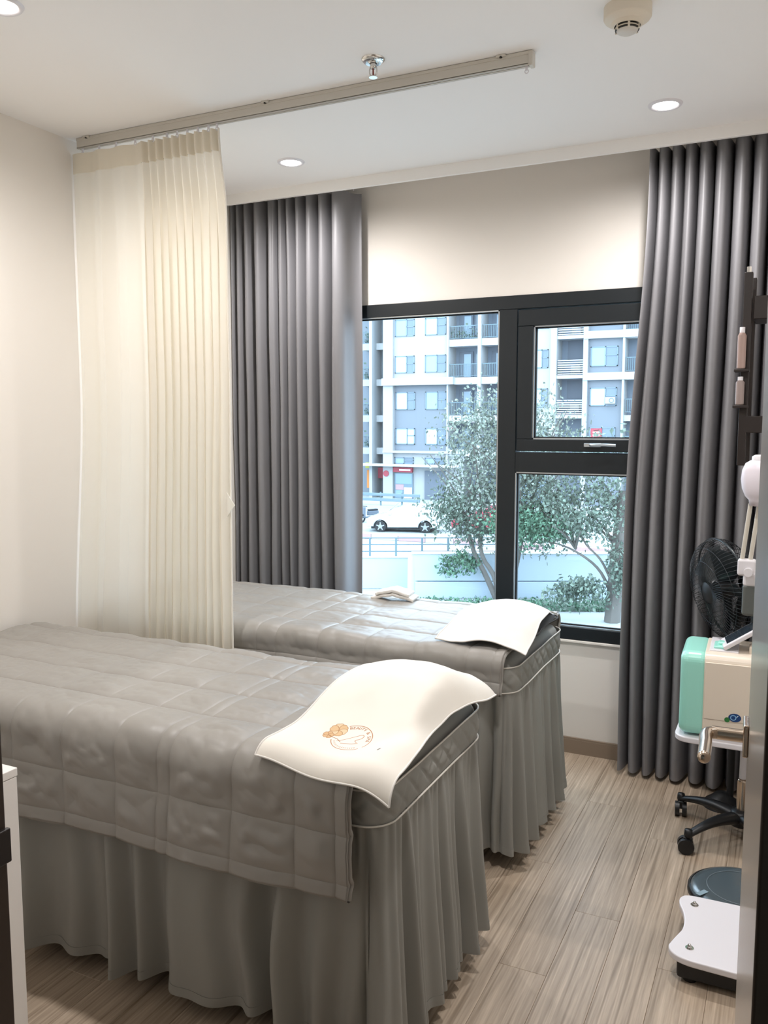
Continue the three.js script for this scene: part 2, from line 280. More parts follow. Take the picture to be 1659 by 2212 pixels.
// ---------------------------------------------------------------- grey window curtains
function drape(name, label, folds, top, bottom, zc, opts) {
  // folds: x positions of the crests at the top, left to right; between two crests the cloth runs back into a valley
  const t = thing(name, label, 'curtain', [0, 0, 0], 0, 'grey blackout curtains at the window');
  const n = folds.length, seg = 22;
  const pt = (u, v) => {
    const f = u * (n - 1), i = Math.min(n - 2, Math.floor(f)), q = f - i, ph = 2 * Math.PI * q, w = folds[i + 1] - folds[i];
    const open = opts.spread(v, u), y = lerp(top, bottom, v) + (v > 0.985 ? 0.004 * Math.sin(f * 3) : 0);
    const depth = (0.058 + 0.008 * noise(i * 1.7, v * 1.5, 2)) * (1 + 0.12 * noise(i * 0.9, v * 3, 5)) * Math.min(1.15, 0.5 + w * 9);
    const ease = 0.5 - 0.5 * Math.cos(ph), sharp = Math.pow(ease, 1.25);
    let x = lerp(folds[i], folds[i + 1], q) + w * 0.12 * Math.sin(ph) + open + 0.006 * noise(f * 0.7, v * 2.1, 3) * v * 3;
    let z = zc + depth * (1 - 2 * sharp) + 0.004 * noise(f * 1.1, v * 6, 7);
    if (opts.returns && i === n - 2) { const e = sstep(0, 1, q); z = lerp(z, zc + depth - e * 0.135, sstep(0, 0.12, q)); }   // the leading edge turns back towards the wall
    return [x, y, z];
  };
  mesh('cloth', sheet((n - 1) * seg, 56, pt, 0.0015, [n * 2, 30]), M.curtain, t);
  mesh('bottom_hem', sheet((n - 1) * seg, 1, (u, v) => { const p = pt(u, 0.965 + 0.035 * v); return [p[0], p[1], p[2] + 0.0022]; }, 0.001), M.curtain, t);
  mesh('track_rail', rbox(Math.min(...folds) - 0.02, Math.max(...folds) + 0.02, 2.94, 2.97, zc - 0.012, zc + 0.012, 0.003), M.track, t);
  for (const x of folds) mesh('hook', rod([x, top - 0.005, zc + 0.02], [x, 2.945, zc], 0.0025, 6), M.plasticWhite, t);
  return t;
}
const leftFolds = [-2.752, -2.71, -2.655, -2.585, -2.49, -2.445, -2.395, -2.335, -2.265, -2.195, -2.115, -2.028];
drape('blackout_curtain', 'grey pleated blackout curtain left of the window behind the sheer', leftFolds, 2.758, 0.02, -3.885, { spread: (v, u) => 0, returns: true });
const rightFolds = [-0.598, -0.545, -0.492, -0.438, -0.38, -0.31, -0.235, -0.165, -0.095, -0.03, 0.04, 0.11, 0.18];
drape('blackout_curtain', 'grey pleated blackout curtain right of the window behind the fan', rightFolds, 2.758, 0.02, -3.885, { spread: (v, u) => -0.062 * sstep(0.05, 0.6, v) * (1 - u) * (1 - u) });

// ---------------------------------------------------------------- massage beds
// path around a bed: near side from foot to head, head end, far side, foot end
function bedPath(x0, x1, zn, zf, r) {
  const pts = [], add = (x, z, nx, nz) => pts.push([x, z, nx, nz]), arc = (cx, cz, a0) => { for (let k = 0; k <= 8; k++) { const a = a0 + (k / 8) * Math.PI / 2; add(cx + r * Math.cos(a), cz - r * Math.sin(a), Math.cos(a), -Math.sin(a)); } };
  arc(x0 + r, zf + r, Math.PI / 2); arc(x0 + r, zn - r, Math.PI); arc(x1 - r, zn - r, Math.PI * 1.5); arc(x1 - r, zf + r, Math.PI * 2);
  pts.push(pts[0]);
  const L = [0]; for (let k = 1; k < pts.length; k++) L.push(L[k - 1] + Math.hypot(pts[k][0] - pts[k - 1][0], pts[k][1] - pts[k - 1][1]));
  const total = L[L.length - 1];
  return { total, at(s) { s = Math.min(Math.max(s, 0), total - 1e-6); let k = 1; while (L[k] < s) k++; const q = (s - L[k - 1]) / (L[k] - L[k - 1]), a = pts[k - 1], b = pts[k]; const n = [lerp(a[2], b[2], q), lerp(a[3], b[3], q)], l = Math.hypot(...n); return [lerp(a[0], b[0], q), lerp(a[1], b[1], q), n[0] / l, n[1] / l]; } };
}
function makeBed(label, x0, x1, zn, zf, top, cordY, seed, group) {
  const t = thing('massage_bed', label, 'massage bed', [0, 0, 0], 0, group), path = bedPath(x0, x1, zn, zf, 0.07), T = path.total, W = zn - zf;
  mesh('mattress', rbox(x0 + 0.006, x1 - 0.006, cordY - 0.03, top, zf + 0.006, zn - 0.006, 0.05, 5), M.bedGrey, t);
  mesh('bed_frame', rbox(x0 + 0.12, x1 - 0.12, 0.24, cordY - 0.02, zf + 0.12, zn - 0.12, 0.02), M.blackSoft, t);
  for (const [x, z] of [[x0 + 0.17, zn - 0.17], [x1 - 0.17, zn - 0.17], [x0 + 0.17, zf + 0.17], [x1 - 0.17, zf + 0.17]]) mesh('leg', rbox(x - 0.03, x + 0.03, 0, 0.25, z - 0.03, z + 0.03, 0.004), M.blackSoft, t);
  // quilted border between the two cords, diamond stitching
  const cordTop = top - 0.022, cell = 0.075;
  mesh('quilted_border', sheet(760, 14, (u, v) => {
    const s = u * T, [x, z, nx, nz] = path.at(s), y = lerp(cordTop, cordY, v);
    const a = Math.abs(((s + (y - cordY) * 1.1) / cell) % 1 - 0.5) * 2, b = Math.abs((((s - (y - cordY) * 1.1) / cell) + 40) % 1 - 0.5) * 2;
    const puff = 0.0075 * (1 - Math.pow(a, 5)) * (1 - Math.pow(b, 5)) * Math.sin(Math.PI * clamp01(v * 0.96 + 0.02)) + 0.0012 * noise(s * 14, y * 20, seed);
    return [x + nx * (0.004 + puff), y, z + nz * (0.004 + puff)];
  }), M.bedGrey, t);
  for (const y of [cordTop, cordY]) { const c = []; for (let k = 0; k < 160; k++) { const s = (k / 160) * T, [x, z, nx, nz] = path.at(s), wv = 0.004 * noise(s * 5, y * 9, seed); c.push(V3(x + nx * 0.008, y + wv, z + nz * 0.008)); } mesh('piping_cord', tube(c, 0.0026, 640, 6, true), M.cord, t); }
  // gathered skirt
  const wave = (s, v) => {
    const [x, z, nx] = path.at(s), end = sstep(0.3, 0.7, Math.abs(nx)), f = end > 0.5 ? 8.2 : 3.5;
    const p = s * f + 0.8 * noise(s * 2.3, seed) + 0.1 * noise(s * 3, v * 2, seed + 5), q = 2 * Math.PI * p, sharp = Math.sin(q + 1.05 * Math.sin(q)) + 0.45 * Math.sin(2.7 * q + seed);
    return [(lerp(0.05, 0.024, end) * (sharp - lerp(0.45, 0.0, end))) * (0.85 + 0.5 * noise(s * 4.1, seed + 2)) + lerp(0.0, 0.028, end) * v, end];
  };
  const hem = (s) => 0.062 + 0.014 * noise(s * 3.1, seed + 8);
  mesh('skirt', sheet(1500, 26, (u, v) => {
    const s = u * T, [x, z, nx, nz] = path.at(s), [w] = wave(s, v), g = Math.pow(v, 0.5), y = lerp(cordY, hem(s), v);
    const gather = 0.003 * Math.sin(s * 190 + 3 * noise(s * 9, seed)) * (1 - sstep(0, 0.3, v));
    const off = 0.003 + w * g + gather + 0.004 * noise(s * 7, y * 3, seed + 3) * v;
    return [x + nx * off, y, z + nz * off];
  }, 0.0015), M.bedGrey, t);
  mesh('skirt_hem', sheet(1500, 1, (u, vv) => {
    const v = 0.955 + 0.045 * vv, s = u * T, [x, z, nx, nz] = path.at(s), [w] = wave(s, v), g = Math.pow(v, 0.5), y = lerp(cordY, hem(s), v);
    const off = 0.005 + w * g + 0.004 * noise(s * 7, y * 3, seed + 3) * v;
    return [x + nx * off, y, z + nz * off];
  }, 0.001), M.bedGrey, t);
  return t;
}
const BED1 = { x0: -2.69, x1: -0.825, zn: -1.70, zf: -2.41, top: 0.768, cordY: 0.655 };
const BED2 = { x0: -2.68, x1: -0.845, zn: -2.79, zf: -3.49, top: 0.768, cordY: 0.655 };
makeBed('grey skirted massage bed nearest the camera with white piping', BED1.x0, BED1.x1, BED1.zn, BED1.zf, BED1.top, BED1.cordY, 3, 'massage beds');
makeBed('grey skirted massage bed next to the window', BED2.x0, BED2.x1, BED2.zn, BED2.zf, BED2.top, BED2.cordY, 21, 'massage beds');

// quilts: cross-section runs from the far hem over the top to the near hem
function makeQuilt(label, b, x0, x1, farY, nearY, seams, nearSeamY, seed, nu, nv, r, farOver) {
  const t = thing('quilt', label, 'quilt', [0, 0, 0], 0, 'grey quilts on the massage beds');
  const top = b.top + 0.016, zn = b.zn + 0.032, zf = b.zf - farOver, Lf = top - r - farY, La = r * Math.PI / 2, Lw = zn - zf - 2 * r, Ln = top - r - nearY, S = Lf + La + Lw + La + Ln;
  const prof = (s) => {
    if (s < Lf) return [zf, farY + s, -1, 0]; s -= Lf;
    if (s < La) { const a = s / r; return [zf + r - r * Math.cos(a), top - r + r * Math.sin(a), -Math.cos(a), Math.sin(a)]; } s -= La;
    if (s < Lw) return [zf + r + s, top, 0, 1]; s -= Lw;
    if (s < La) { const a = s / r; return [zn - r + r * Math.sin(a), top - r + r * Math.cos(a), Math.sin(a), Math.cos(a)]; } s -= La;
    return [zn + 0.014 * sstep(0, Ln, s), top - r - s, 1, 0.0];
  };
  const sSeams = []; const sNear = Lf + 2 * La + Lw;
  for (let s = Lf + La + 0.02; s < sNear - La; s += 0.178) sSeams.push(s);
  for (const y of nearSeamY) sSeams.push(sNear + (top - r - y));
  sSeams.push(S - 0.034, 0.034);
  const xs = seams.concat([x1 - 0.035]);
  const near = (v, list) => { let m = 9; for (const q of list) m = Math.min(m, Math.abs(v - q)); return m; };
  const pt = (u, v) => {
    const x = lerp(x0, x1, u), s = lerp(0, S, v), [z, y, nz, ny] = prof(s), drop = sstep(sNear - La * 0.6, sNear + 0.06, s);
    const dx = near(x, xs), ds = near(s, sSeams), wx = 0.03, edge = Math.min(x1 - x, s, S - s, x - x0);
    const groove = (q) => Math.exp(-Math.pow(q / 0.0055, 1.2)) * 0.55 + Math.exp(-Math.pow(q / 0.045, 1.4)) * 0.45;
    const fx = 1 - groove(dx) * lerp(0.4, 1, drop), fs = 1 - groove(ds) * lerp(1, 0.9, drop);
    let d = 0.021 * fx * fs * (0.85 + 0.4 * noise(x * 6, s * 6, seed));
    // creases: long pulls on the top, diagonal puckers on the hanging side
    const c1 = fbm(x * 3.2 + s * 2, s * 11 - x * 1.5, seed), c2 = fbm(x * 9 + s * 7, s * 16 - x * 7, seed + 4), c3 = Math.abs(noise(x * 7.5 - s * 6.5, s * 9 + x * 5.5, seed + 7));
    const pucker = sstep(0.02, 0.07, Math.min(dx, ds) + 0.02);
    d += lerp(0.005 * c1 + 0.003 * c2 + 0.006 * (0.25 - Math.abs(noise(x * 2.5 + s * 3, s * 13 - x * 2, seed + 11))), 0.006 * c2 + 0.03 * (0.22 - c3), drop) * sstep(0, 0.04, edge) * pucker;
    d += drop * 0.012 * Math.sin(x * 7.5 + seed) * sstep(sNear, S, s) + 0.0015 * noise(x * 40, s * 46, seed) * sstep(0, 0.05, dx);
    const sag = drop * 0.012 * noise(x * 2.2, seed + 3.3);
    return [x + 0.006 * noise(s * 5, seed + 1) * (u > 0.5 ? u : 0), y + d * ny - sag * sstep(sNear, S, s), z + d * nz];
  };
  const refine = (count, list) => { const a = []; for (let k = 0; k <= count; k++) a.push(k / count); for (const [q, len] of list) for (const d of [-0.009, -0.005, -0.0022, 0, 0.0022, 0.005, 0.009]) a.push(q + d / len); return [...new Set(a.filter((q) => q >= 0 && q <= 1).sort((p, q) => p - q))].filter((q, i, all) => i === 0 || q - all[i - 1] > 1e-5); };
  mesh('padded_cover', sheet(refine(nu, xs.map((x) => [(x - x0) / (x1 - x0), x1 - x0])), refine(nv, sSeams.map((q) => [q / S, S])), pt, 0.012), M.quilt, t);
  const sewn = (name, f, n, seg) => { const c = []; for (let k = 0; k <= n; k++) { const p = f(k / n); c.push(V3(p[0], p[1] + 0.0008, p[2] + 0.0008)); } mesh(name, tube(c, 0.0012, seg, 5), M.threadShade, t); };  // stitching coloured dark to paint in the shade of the narrow seam grooves
  for (const x of xs) sewn('stitch_shade_line', (k) => pt((x - x0) / (x1 - x0), lerp((Lf + La) / S, 1 - 0.034 / S, k)), 130, 260);
  for (const q of sSeams) if (q > Lf) sewn('stitch_shade_line', (k) => pt(lerp(0.01, 1 - 0.035 / (x1 - x0), k), q / S), 200, 400);
  const loop = []; for (let k = 0; k <= 90; k++) loop.push(pt(k / 90, 1)); mesh('bottom_binding', tube(loop, 0.007, 260, 8), M.quilt, t);
  const side = []; for (let k = 0; k <= 70; k++) side.push(pt(1, k / 70)); mesh('side_binding', tube(side, 0.006, 200, 8), M.quilt, t);
  return { top };
}
makeQuilt('wrinkled grey quilt hanging low over the near bed', BED1, -2.70, -0.885, 0.6, 0.492, [-2.56, -2.37, -2.17, -1.975, -1.78, -1.59, -1.445, -1.405, -1.21, -1.03], [0.645], 5, 380, 240, 0.055, 0.03);
makeQuilt('grey quilt with a short side drop on the bed by the window', BED2, -2.69, -0.868, 0.7, 0.672, [-2.5, -2.3, -2.09, -1.88, -1.79, -1.6, -1.4, -1.2, -1.0], [], 13, 300, 170, 0.036, 0.03);

// ---- pillows and printed face towels
const towelPrint = (() => {
  const c = document.createElement('canvas'); c.width = 1024; c.height = 2048; const g = c.getContext('2d');
  g.fillStyle = '#fbf8f2'; g.fillRect(0, 0, 1024, 2048);
  g.save(); g.translate(535, 1650); g.scale(0.84, 0.86);
  g.strokeStyle = '#c08a63'; g.lineWidth = 7; g.beginPath(); g.arc(0, 0, 176, -2.2, 0.55); g.stroke(); g.beginPath(); g.arc(0, 0, 176, 0.75, 2.75); g.stroke();
  g.fillStyle = '#b98563'; g.font = 'bold 44px sans-serif'; g.textAlign = 'center';
  const arcText = (s, r, a0, a1) => { for (let k = 0; k < s.length; k++) { const a = lerp(a0, a1, k / (s.length - 1)); g.save(); g.rotate(a + Math.PI / 2); g.fillText(s[k], 0, -r); g.restore(); } };
  arcText('& BEAUTY & SPA', 132, -2.5, -0.05);
  g.lineWidth = 5; for (let k = 0; k < 15; k++) { const a = 0.9 + k * 0.12; g.beginPath(); g.moveTo(140 * Math.cos(a), 140 * Math.sin(a)); g.lineTo(158 * Math.cos(a + 0.04), 158 * Math.sin(a + 0.04)); g.stroke(); }
  // outline of a reclining face
  g.lineWidth = 6; g.beginPath(); g.moveTo(-110, 70); g.quadraticCurveTo(-30, 20, 40, -45); g.quadraticCurveTo(75, -80, 88, -58); g.quadraticCurveTo(96, -20, 58, 6); g.quadraticCurveTo(30, 30, 70, 42); g.stroke();
  g.beginPath(); g.moveTo(-60, 90); g.quadraticCurveTo(20, 96, 84, 48); g.stroke();
  // flower
  const petal = (x, y, r, a, f) => { g.save(); g.translate(x, y); g.rotate(a); g.fillStyle = f; g.strokeStyle = '#b98a5e'; g.lineWidth = 5; g.beginPath(); g.moveTo(0, 0); g.bezierCurveTo(-r * 0.8, -r * 0.4, -r * 0.5, -r * 1.2, 0, -r); g.bezierCurveTo(r * 0.5, -r * 1.2, r * 0.8, -r * 0.4, 0, 0); g.fill(); g.stroke(); g.restore(); };
  for (let k = 0; k < 6; k++) petal(-170, -70, 78, k * 1.047 - 0.4, k % 2 ? '#e8c79c' : '#f1d9b6');
  for (let k = 0; k < 5; k++) petal(-220, 20, 46, k * 1.257, '#e2bd92');
  g.strokeStyle = '#a9703f'; g.lineWidth = 6; g.beginPath(); g.moveTo(-205, 30); g.lineTo(-120, 40); g.lineTo(-70, 72); g.stroke();
  g.restore();
  g.fillStyle = '#8d8a86'; g.beginPath(); g.ellipse(800, 1740, 6, 20, 0.3, 0, 7); g.fill();
  const t = new THREE.CanvasTexture(c); t.colorSpace = THREE.SRGBColorSpace; t.anisotropy = 8; return t;
})();
function makePillow(label, cx, cz, hx, hz, base, h, mat) {
  const t = thing('pillow', label, 'pillow', [cx, base, cz], 0, 'pillows under the towels');
  const dome = (sgn) => sheet(28, 28, (u, v) => { const a = (u * 2 - 1), b = (v * 2 - 1), e = Math.pow(Math.max(0, 1 - Math.pow(Math.abs(a), 3.2)), 0.55) * Math.pow(Math.max(0, 1 - Math.pow(Math.abs(b), 3.2)), 0.55); const k = 1 - 0.06 * a * a * b * b; return [a * hx * k, h * 0.36 + sgn * (sgn > 0 ? 0.64 : 0.36) * h * e, (sgn > 0 ? -b : b) * hz * k]; });
  mesh('case', [dome(1), dome(-1)], mat, t);
  mesh('seam', tube([[-hx, h * 0.36, -hz], [0, h * 0.36, -hz], [hx, h * 0.36, -hz], [hx, h * 0.36, 0], [hx, h * 0.36, hz], [0, h * 0.36, hz], [-hx, h * 0.36, hz], [-hx, h * 0.36, 0]].map(([x, y, z]) => V3(x * 0.96, y, z * 0.96)), 0.003, 90, 6, true), mat, t);
  return t;
}
function makeTowel(label, f, mat) {
  const t = thing('face_towel', label, 'towel', [0, 0, 0], 0, 'white towels over the pillows');
  mesh('cloth', sheet(110, 150, f, 0.003), mat, t);
  for (const [n, fn] of [['hem', (k) => f(k, 0)], ['hem', (k) => f(1, k)], ['hem', (k) => f(0, k)]]) { const c = []; for (let k = 0; k <= 40; k++) c.push(V3(...fn(k / 40))); mesh(n, tube(c, 0.0028, 140, 6), towelPlain, t); }
}
const towelPlain = phys('#e2ded8', 0.85, { sheen: 0.2 });
const quiltTop1 = BED1.top + 0.045, quiltTop2 = BED2.top + 0.044;
const dome3 = (dx, dz, h, p) => h * Math.exp(-Math.pow(Math.abs(dx), p)) * Math.exp(-Math.pow(Math.abs(dz), p));
makePillow('grey pillow under the printed towel on the near bed', -0.99, -2.12, 0.125, 0.2, BED1.top + 0.037, 0.064, M.bedGrey);
const towelPrinted = phys('#e6e3de', 0.85, { map: towelPrint, sheen: 0.2 });
makeTowel('white towel with gold flower emblem draped over the near bed pillow', (u, v) => {
  // u: towards the head end; v: from the near hem to the far hem
  const flare = 0.012 * sstep(0.8, 1, u);
  const xl = lerp(-1.14, -1.125, v), xr = lerp(-0.775, -0.79, v), x = lerp(xl, xr, u), s0 = lerp(0.055, 0.03, u), s = lerp(s0, 0.8, v), zEdge = BED1.zn + 0.064;
  let z, y; const rr = 0.066, arc = rr * 1.2, hang = 0.022;                           // hangs a little over the near edge
  if (s < hang) { z = zEdge; y = quiltTop1 - rr - (hang - s); } else if (s < hang + arc) { const a = (s - hang) / arc * Math.PI / 2; z = zEdge - rr + rr * Math.cos(a); y = quiltTop1 - rr + rr * Math.sin(a); } else { z = zEdge - rr - (s - hang - arc); y = quiltTop1; }
  y += dome3((x + 0.98) / 0.21, (z + 2.13) / 0.24, 0.1, 2.6);
  // loose folds running from the pillow to the hem, and the head edge falling off the mattress
  y += 0.005 * fbm(x * 7, z * 4, 2) * sstep(0, 0.1, v) + 0.013 * Math.pow(Math.max(0, Math.sin((x * 1.0 + z * 0.45) * 19 + 0.6)), 1.6) * sstep(0.05, 0.25, v) * (1 - sstep(0.35, 0.6, v)) * sstep(0.2, 0.7, u) + 0.006 * (1 + Math.sin(x * 23 + 2)) * (1 - sstep(0.0, 0.3, v));
  const over = Math.max(0, x + 0.87), lift = dome3(0, (z + 2.02) / 0.17, 0.035, 2.4);
  y -= over * over * lerp(2.2, 7.5, sstep(0.15, 0.55, v)) - 0.4 * lift * sstep(0, 0.06, over);
  return [x + 0.05 * lift * 0 + flare * sstep(0.75, 0.95, v) - 0.022 * sstep(0.2, 0.45, v) * (1 - sstep(0.55, 0.85, v)) * sstep(0.75, 1, u), y + 0.004, z];
}, towelPrinted);
makePillow('dark brown pillow under the plain towel on the window bed', -0.975, -3.13, 0.155, 0.2, BED2.top + 0.036, 0.07, M.pillowDark);
makeTowel('plain white towel over the pillow on the bed by the window', (u, v) => {
  const x = lerp(lerp(-1.135, -1.12, v), lerp(-0.80, -0.835, v), u), z = lerp(-2.79, -3.36, v);
  let y = quiltTop2 + dome3((x + 0.975) / 0.2, (z + 3.1) / 0.24, 0.1, 2.5) + 0.005 * fbm(x * 8, z * 5, 6);
  y += 0.006 * (1 + Math.sin(x * 26 + 1)) * (1 - sstep(0.1, 0.5, v)); y -= 0.006 * Math.pow(1 - sstep(0, 0.09, v), 2) + Math.pow(Math.max(0, x + 0.85), 2) * 5;
  return [x + 0.012 * noise(z * 5, 3), y + 0.005, z];
}, towelPlain);
{
  const t = thing('folded_towel', 'small folded white towel on the window edge of the far bed', 'towel', [-1.59, BED2.top + 0.04, -3.42], 0.15);
  for (let k = 0; k < 2; k++) mesh('fold', sheet(30, 16, (u, v) => { const a = u * 2 - 1, b = v * 2 - 1; return [a * (0.1 - 0.02 * k), 0.014 + k * 0.02 + (0.03 - 0.004 * k) * Math.pow(Math.max(0, 1 - Math.abs(a) * 0.98), 0.8) * (1 - 0.25 * b * b) + 0.003 * noise(a * 4, b * 4, k), -b * 0.05]; }, 0.012), towelPlain, t);
}

// ---------------------------------------------------------------- right side of the room
// mint and white beauty machine on a tray
{
  const mint = phys('#a3e6d6', 0.3, { clearcoat: 0.3 }), cream = phys('#e9dccb', 0.35, { clearcoat: 0.25 });
  const t = thing('beauty_machine', 'mint green and cream beauty machine box on the wheeled stand', 'machine', [-0.345, 0.428, -3.29], 0.03);
  const W = 0.37, H = 0.325, D = 0.285, r = 0.045;
  const prof = new THREE.Shape(); // side view (depth, height): top front edge sloped
  prof.moveTo(0, r); prof.quadraticCurveTo(0, 0, r, 0); prof.lineTo(D - r, 0); prof.quadraticCurveTo(D, 0, D, r); prof.lineTo(D, H - 0.05); prof.quadraticCurveTo(D, H, D - 0.05, H); prof.lineTo(0.035, H - 0.004); prof.quadraticCurveTo(0, H - 0.01, 0, H - 0.05); prof.closePath();
  const slab = (w, bev) => new THREE.ExtrudeGeometry(prof, { depth: w - 2 * bev, bevelEnabled: true, bevelThickness: bev, bevelSize: bev * 0.9, bevelOffset: -bev * 0.9, bevelSegments: 5, curveSegments: 8 });
  const place = (g, x) => g.translate(0, 0, 0).rotateY(Math.PI / 2).translate(x, 0, 0);
  mesh('mint_side', place(slab(0.1, 0.028), 0.028), mint, t);
  mesh('body', place(slab(W - 0.085, 0.004), 0.089), cream, t);
  mesh('front_panel', rbox(0.088, 0.3, 0.075, 0.29, -0.004, 0.0035, 0.002), cream, t);
  mesh('top_panel', rbox(0.098, 0.2, H - 0.006, H + 0.002, -0.26, -0.05, 0.003), M.plasticWhite, t);
  mesh('mint_knob', [rbox(0.112, 0.168, H, H + 0.012, -0.16, -0.07, 0.008, 3), rbox(0.125, 0.157, H, H + 0.024, -0.13, -0.09, 0.008, 3)], mint, t);
  const b = mesh('badge', [new THREE.CircleGeometry(1, 40).scale(0.022, 0.016, 1).translate(0.197, 0.092, 0.0045)], std('#123f7a', 0.35), t); b.userData.label = 'dark blue oval logo';
  mesh('badge_ring', new THREE.RingGeometry(0.0075, 0.0105, 30).translate(0.192, 0.092, 0.005), std('#8fc0e8', 0.4), b);
  mesh('badge_dash', new THREE.PlaneGeometry(0.008, 0.003).rotateZ(0.8).translate(0.206, 0.098, 0.005), std('#cfe2f2', 0.4), b);
  mesh('green_badge', new THREE.CircleGeometry(0.0095, 30).translate(0.171, 0.0815, 0.0048), std('#2f7a3b', 0.4), t);
  mesh('warning_chip', rbox(0.276, 0.288, 0.288, 0.294, -0.001, 0.002, 0.001), std('#3f6f80', 0.4), t);
  const scr = new THREE.Group(); scr.name = 'screen'; scr.position.set(0.158, H + 0.004, -0.05); scr.rotation.set(0.0, 0.12, 0.6); t.add(scr);
  mesh('screen_shell', rbox(-0.005, 0.17, 0, 0.018, -0.12, 0.0, 0.006), M.plasticWhite, scr);
  mesh('display', rbox(0.014, 0.158, 0.016, 0.0195, -0.108, -0.01, 0.001), phys('#2b333b', 0.12), scr);
  mesh('screen_foot', rbox(0.235, 0.31, H - 0.01, H + 0.025, -0.12, -0.06, 0.01, 3), cream, t);
}
{
  // wheeled stand that carries the machine: tray, column, five-arm base
  const cx = -0.115, cz = -3.42;
  const t = thing('wheeled_stand', 'white tray on a chrome column with black five-arm caster base', 'stand', [cx, 0, cz]);
  const sh = new THREE.Shape(), hw = 0.24, hd = 0.17, r = 0.06;
  sh.moveTo(-hw + r, -hd); sh.lineTo(hw - r, -hd); sh.quadraticCurveTo(hw, -hd, hw, -hd + r); sh.lineTo(hw, hd - r); sh.quadraticCurveTo(hw, hd, hw - r, hd); sh.lineTo(-hw + r, hd); sh.quadraticCurveTo(-hw, hd, -hw, hd - r); sh.lineTo(-hw, -hd + r); sh.quadraticCurveTo(-hw, -hd, -hw + r, -hd);
  mesh('tray', new THREE.ExtrudeGeometry(sh, { depth: 0.012, bevelEnabled: true, bevelThickness: 0.005, bevelSize: 0.005, bevelSegments: 3 }).rotateX(-Math.PI / 2).translate(0.0, 0.406, -0.035), M.plasticWhite, t);
  mesh('upper_column', cyl(0.014, 0.014, 0.2, 20).translate(0, 0.31, 0), M.plasticWhite, t);
  mesh('column_sleeve', lathe([[0.0, 0.245], [0.016, 0.245], [0.02, 0.235], [0.02, 0.105], [0.024, 0.1]], 28), M.chromeWarm, t);
  mesh('hub', lathe([[0, 0.125], [0.035, 0.12], [0.042, 0.1], [0.04, 0.06], [0, 0.055]], 28), M.plasticBlack, t);
  for (const deg of [207, 131, 59, -13, -85]) {
    const a = THREE.MathUtils.degToRad(deg), L = deg === -13 || deg === -85 ? 0.225 : 0.262, dir = V3(Math.cos(a), 0, Math.sin(a)), side = V3(-dir.z, 0, dir.x);
    const arm = mesh('base_arm', sheet(16, 12, (u, v) => { const ph = v * Math.PI * 2, w = lerp(0.03, 0.015, u), h = lerp(0.03, 0.013, u), y = 0.09 + 0.016 * Math.sin(u * Math.PI) - 0.02 * u, p = dir.clone().multiplyScalar(0.02 + u * (L - 0.02)).addScaledVector(side, Math.cos(ph) * w); return [p.x, y + Math.sin(ph) * h * 0.8, p.z]; }), M.plasticBlack, t);
    const end = dir.clone().multiplyScalar(L);
    mesh('arm_tip', lathe([[0, 0.092], [0.014, 0.09], [0.016, 0.07], [0.012, 0.056], [0, 0.056]], 18).translate(end.x, 0, end.z), M.plasticBlack, arm);
    const c = mesh('caster', [...[-1, 1].map((s) => cyl(0.029, 0.029, 0.017, 24).rotateX(Math.PI / 2).translate(0.008, 0.0295, s * 0.014)), rbox(-0.016, 0.018, 0.03, 0.064, -0.012, 0.012, 0.006)], M.plasticBlack, t);
    c.position.set(end.x, 0, end.z); c.rotation.y = 0.7 + deg * 0.02;
  }
}
{
  // round weighted base on the floor
  const t = thing('stand_base', 'round slate-grey glossy disc base lying on the floor', 'stand base', [-0.09, 0, -2.99]);
  mesh('disc', lathe([[0, 0.03], [0.13, 0.028], [0.155, 0.022], [0.168, 0.01], [0.168, 0]], 64), phys('#4c585e', 0.25, { clearcoat: 0.6, clearcoatRoughness: 0.15 }), t);
  mesh('rim', lathe([[0.164, 0.016], [0.172, 0.012], [0.173, 0], [0.164, 0]], 64), M.plasticBlack, t);
  mesh('highlight_plate', rbox(-0.02, 0.02, 0.0, 0.0012, -0.01, 0.01, 0.0005).rotateY(0.9).rotateZ(0.1).translate(-0.118, 0.0275, 0.085), std('#8fa6b2', 0.3), t);  // light-blue plate: a painted highlight near the edge of the glossy disc
  mesh('groove', new THREE.TorusGeometry(0.11, 0.0015, 6, 60).rotateX(Math.PI / 2).translate(0, 0.0292, 0), std('#6d7980', 0.4), t);
}
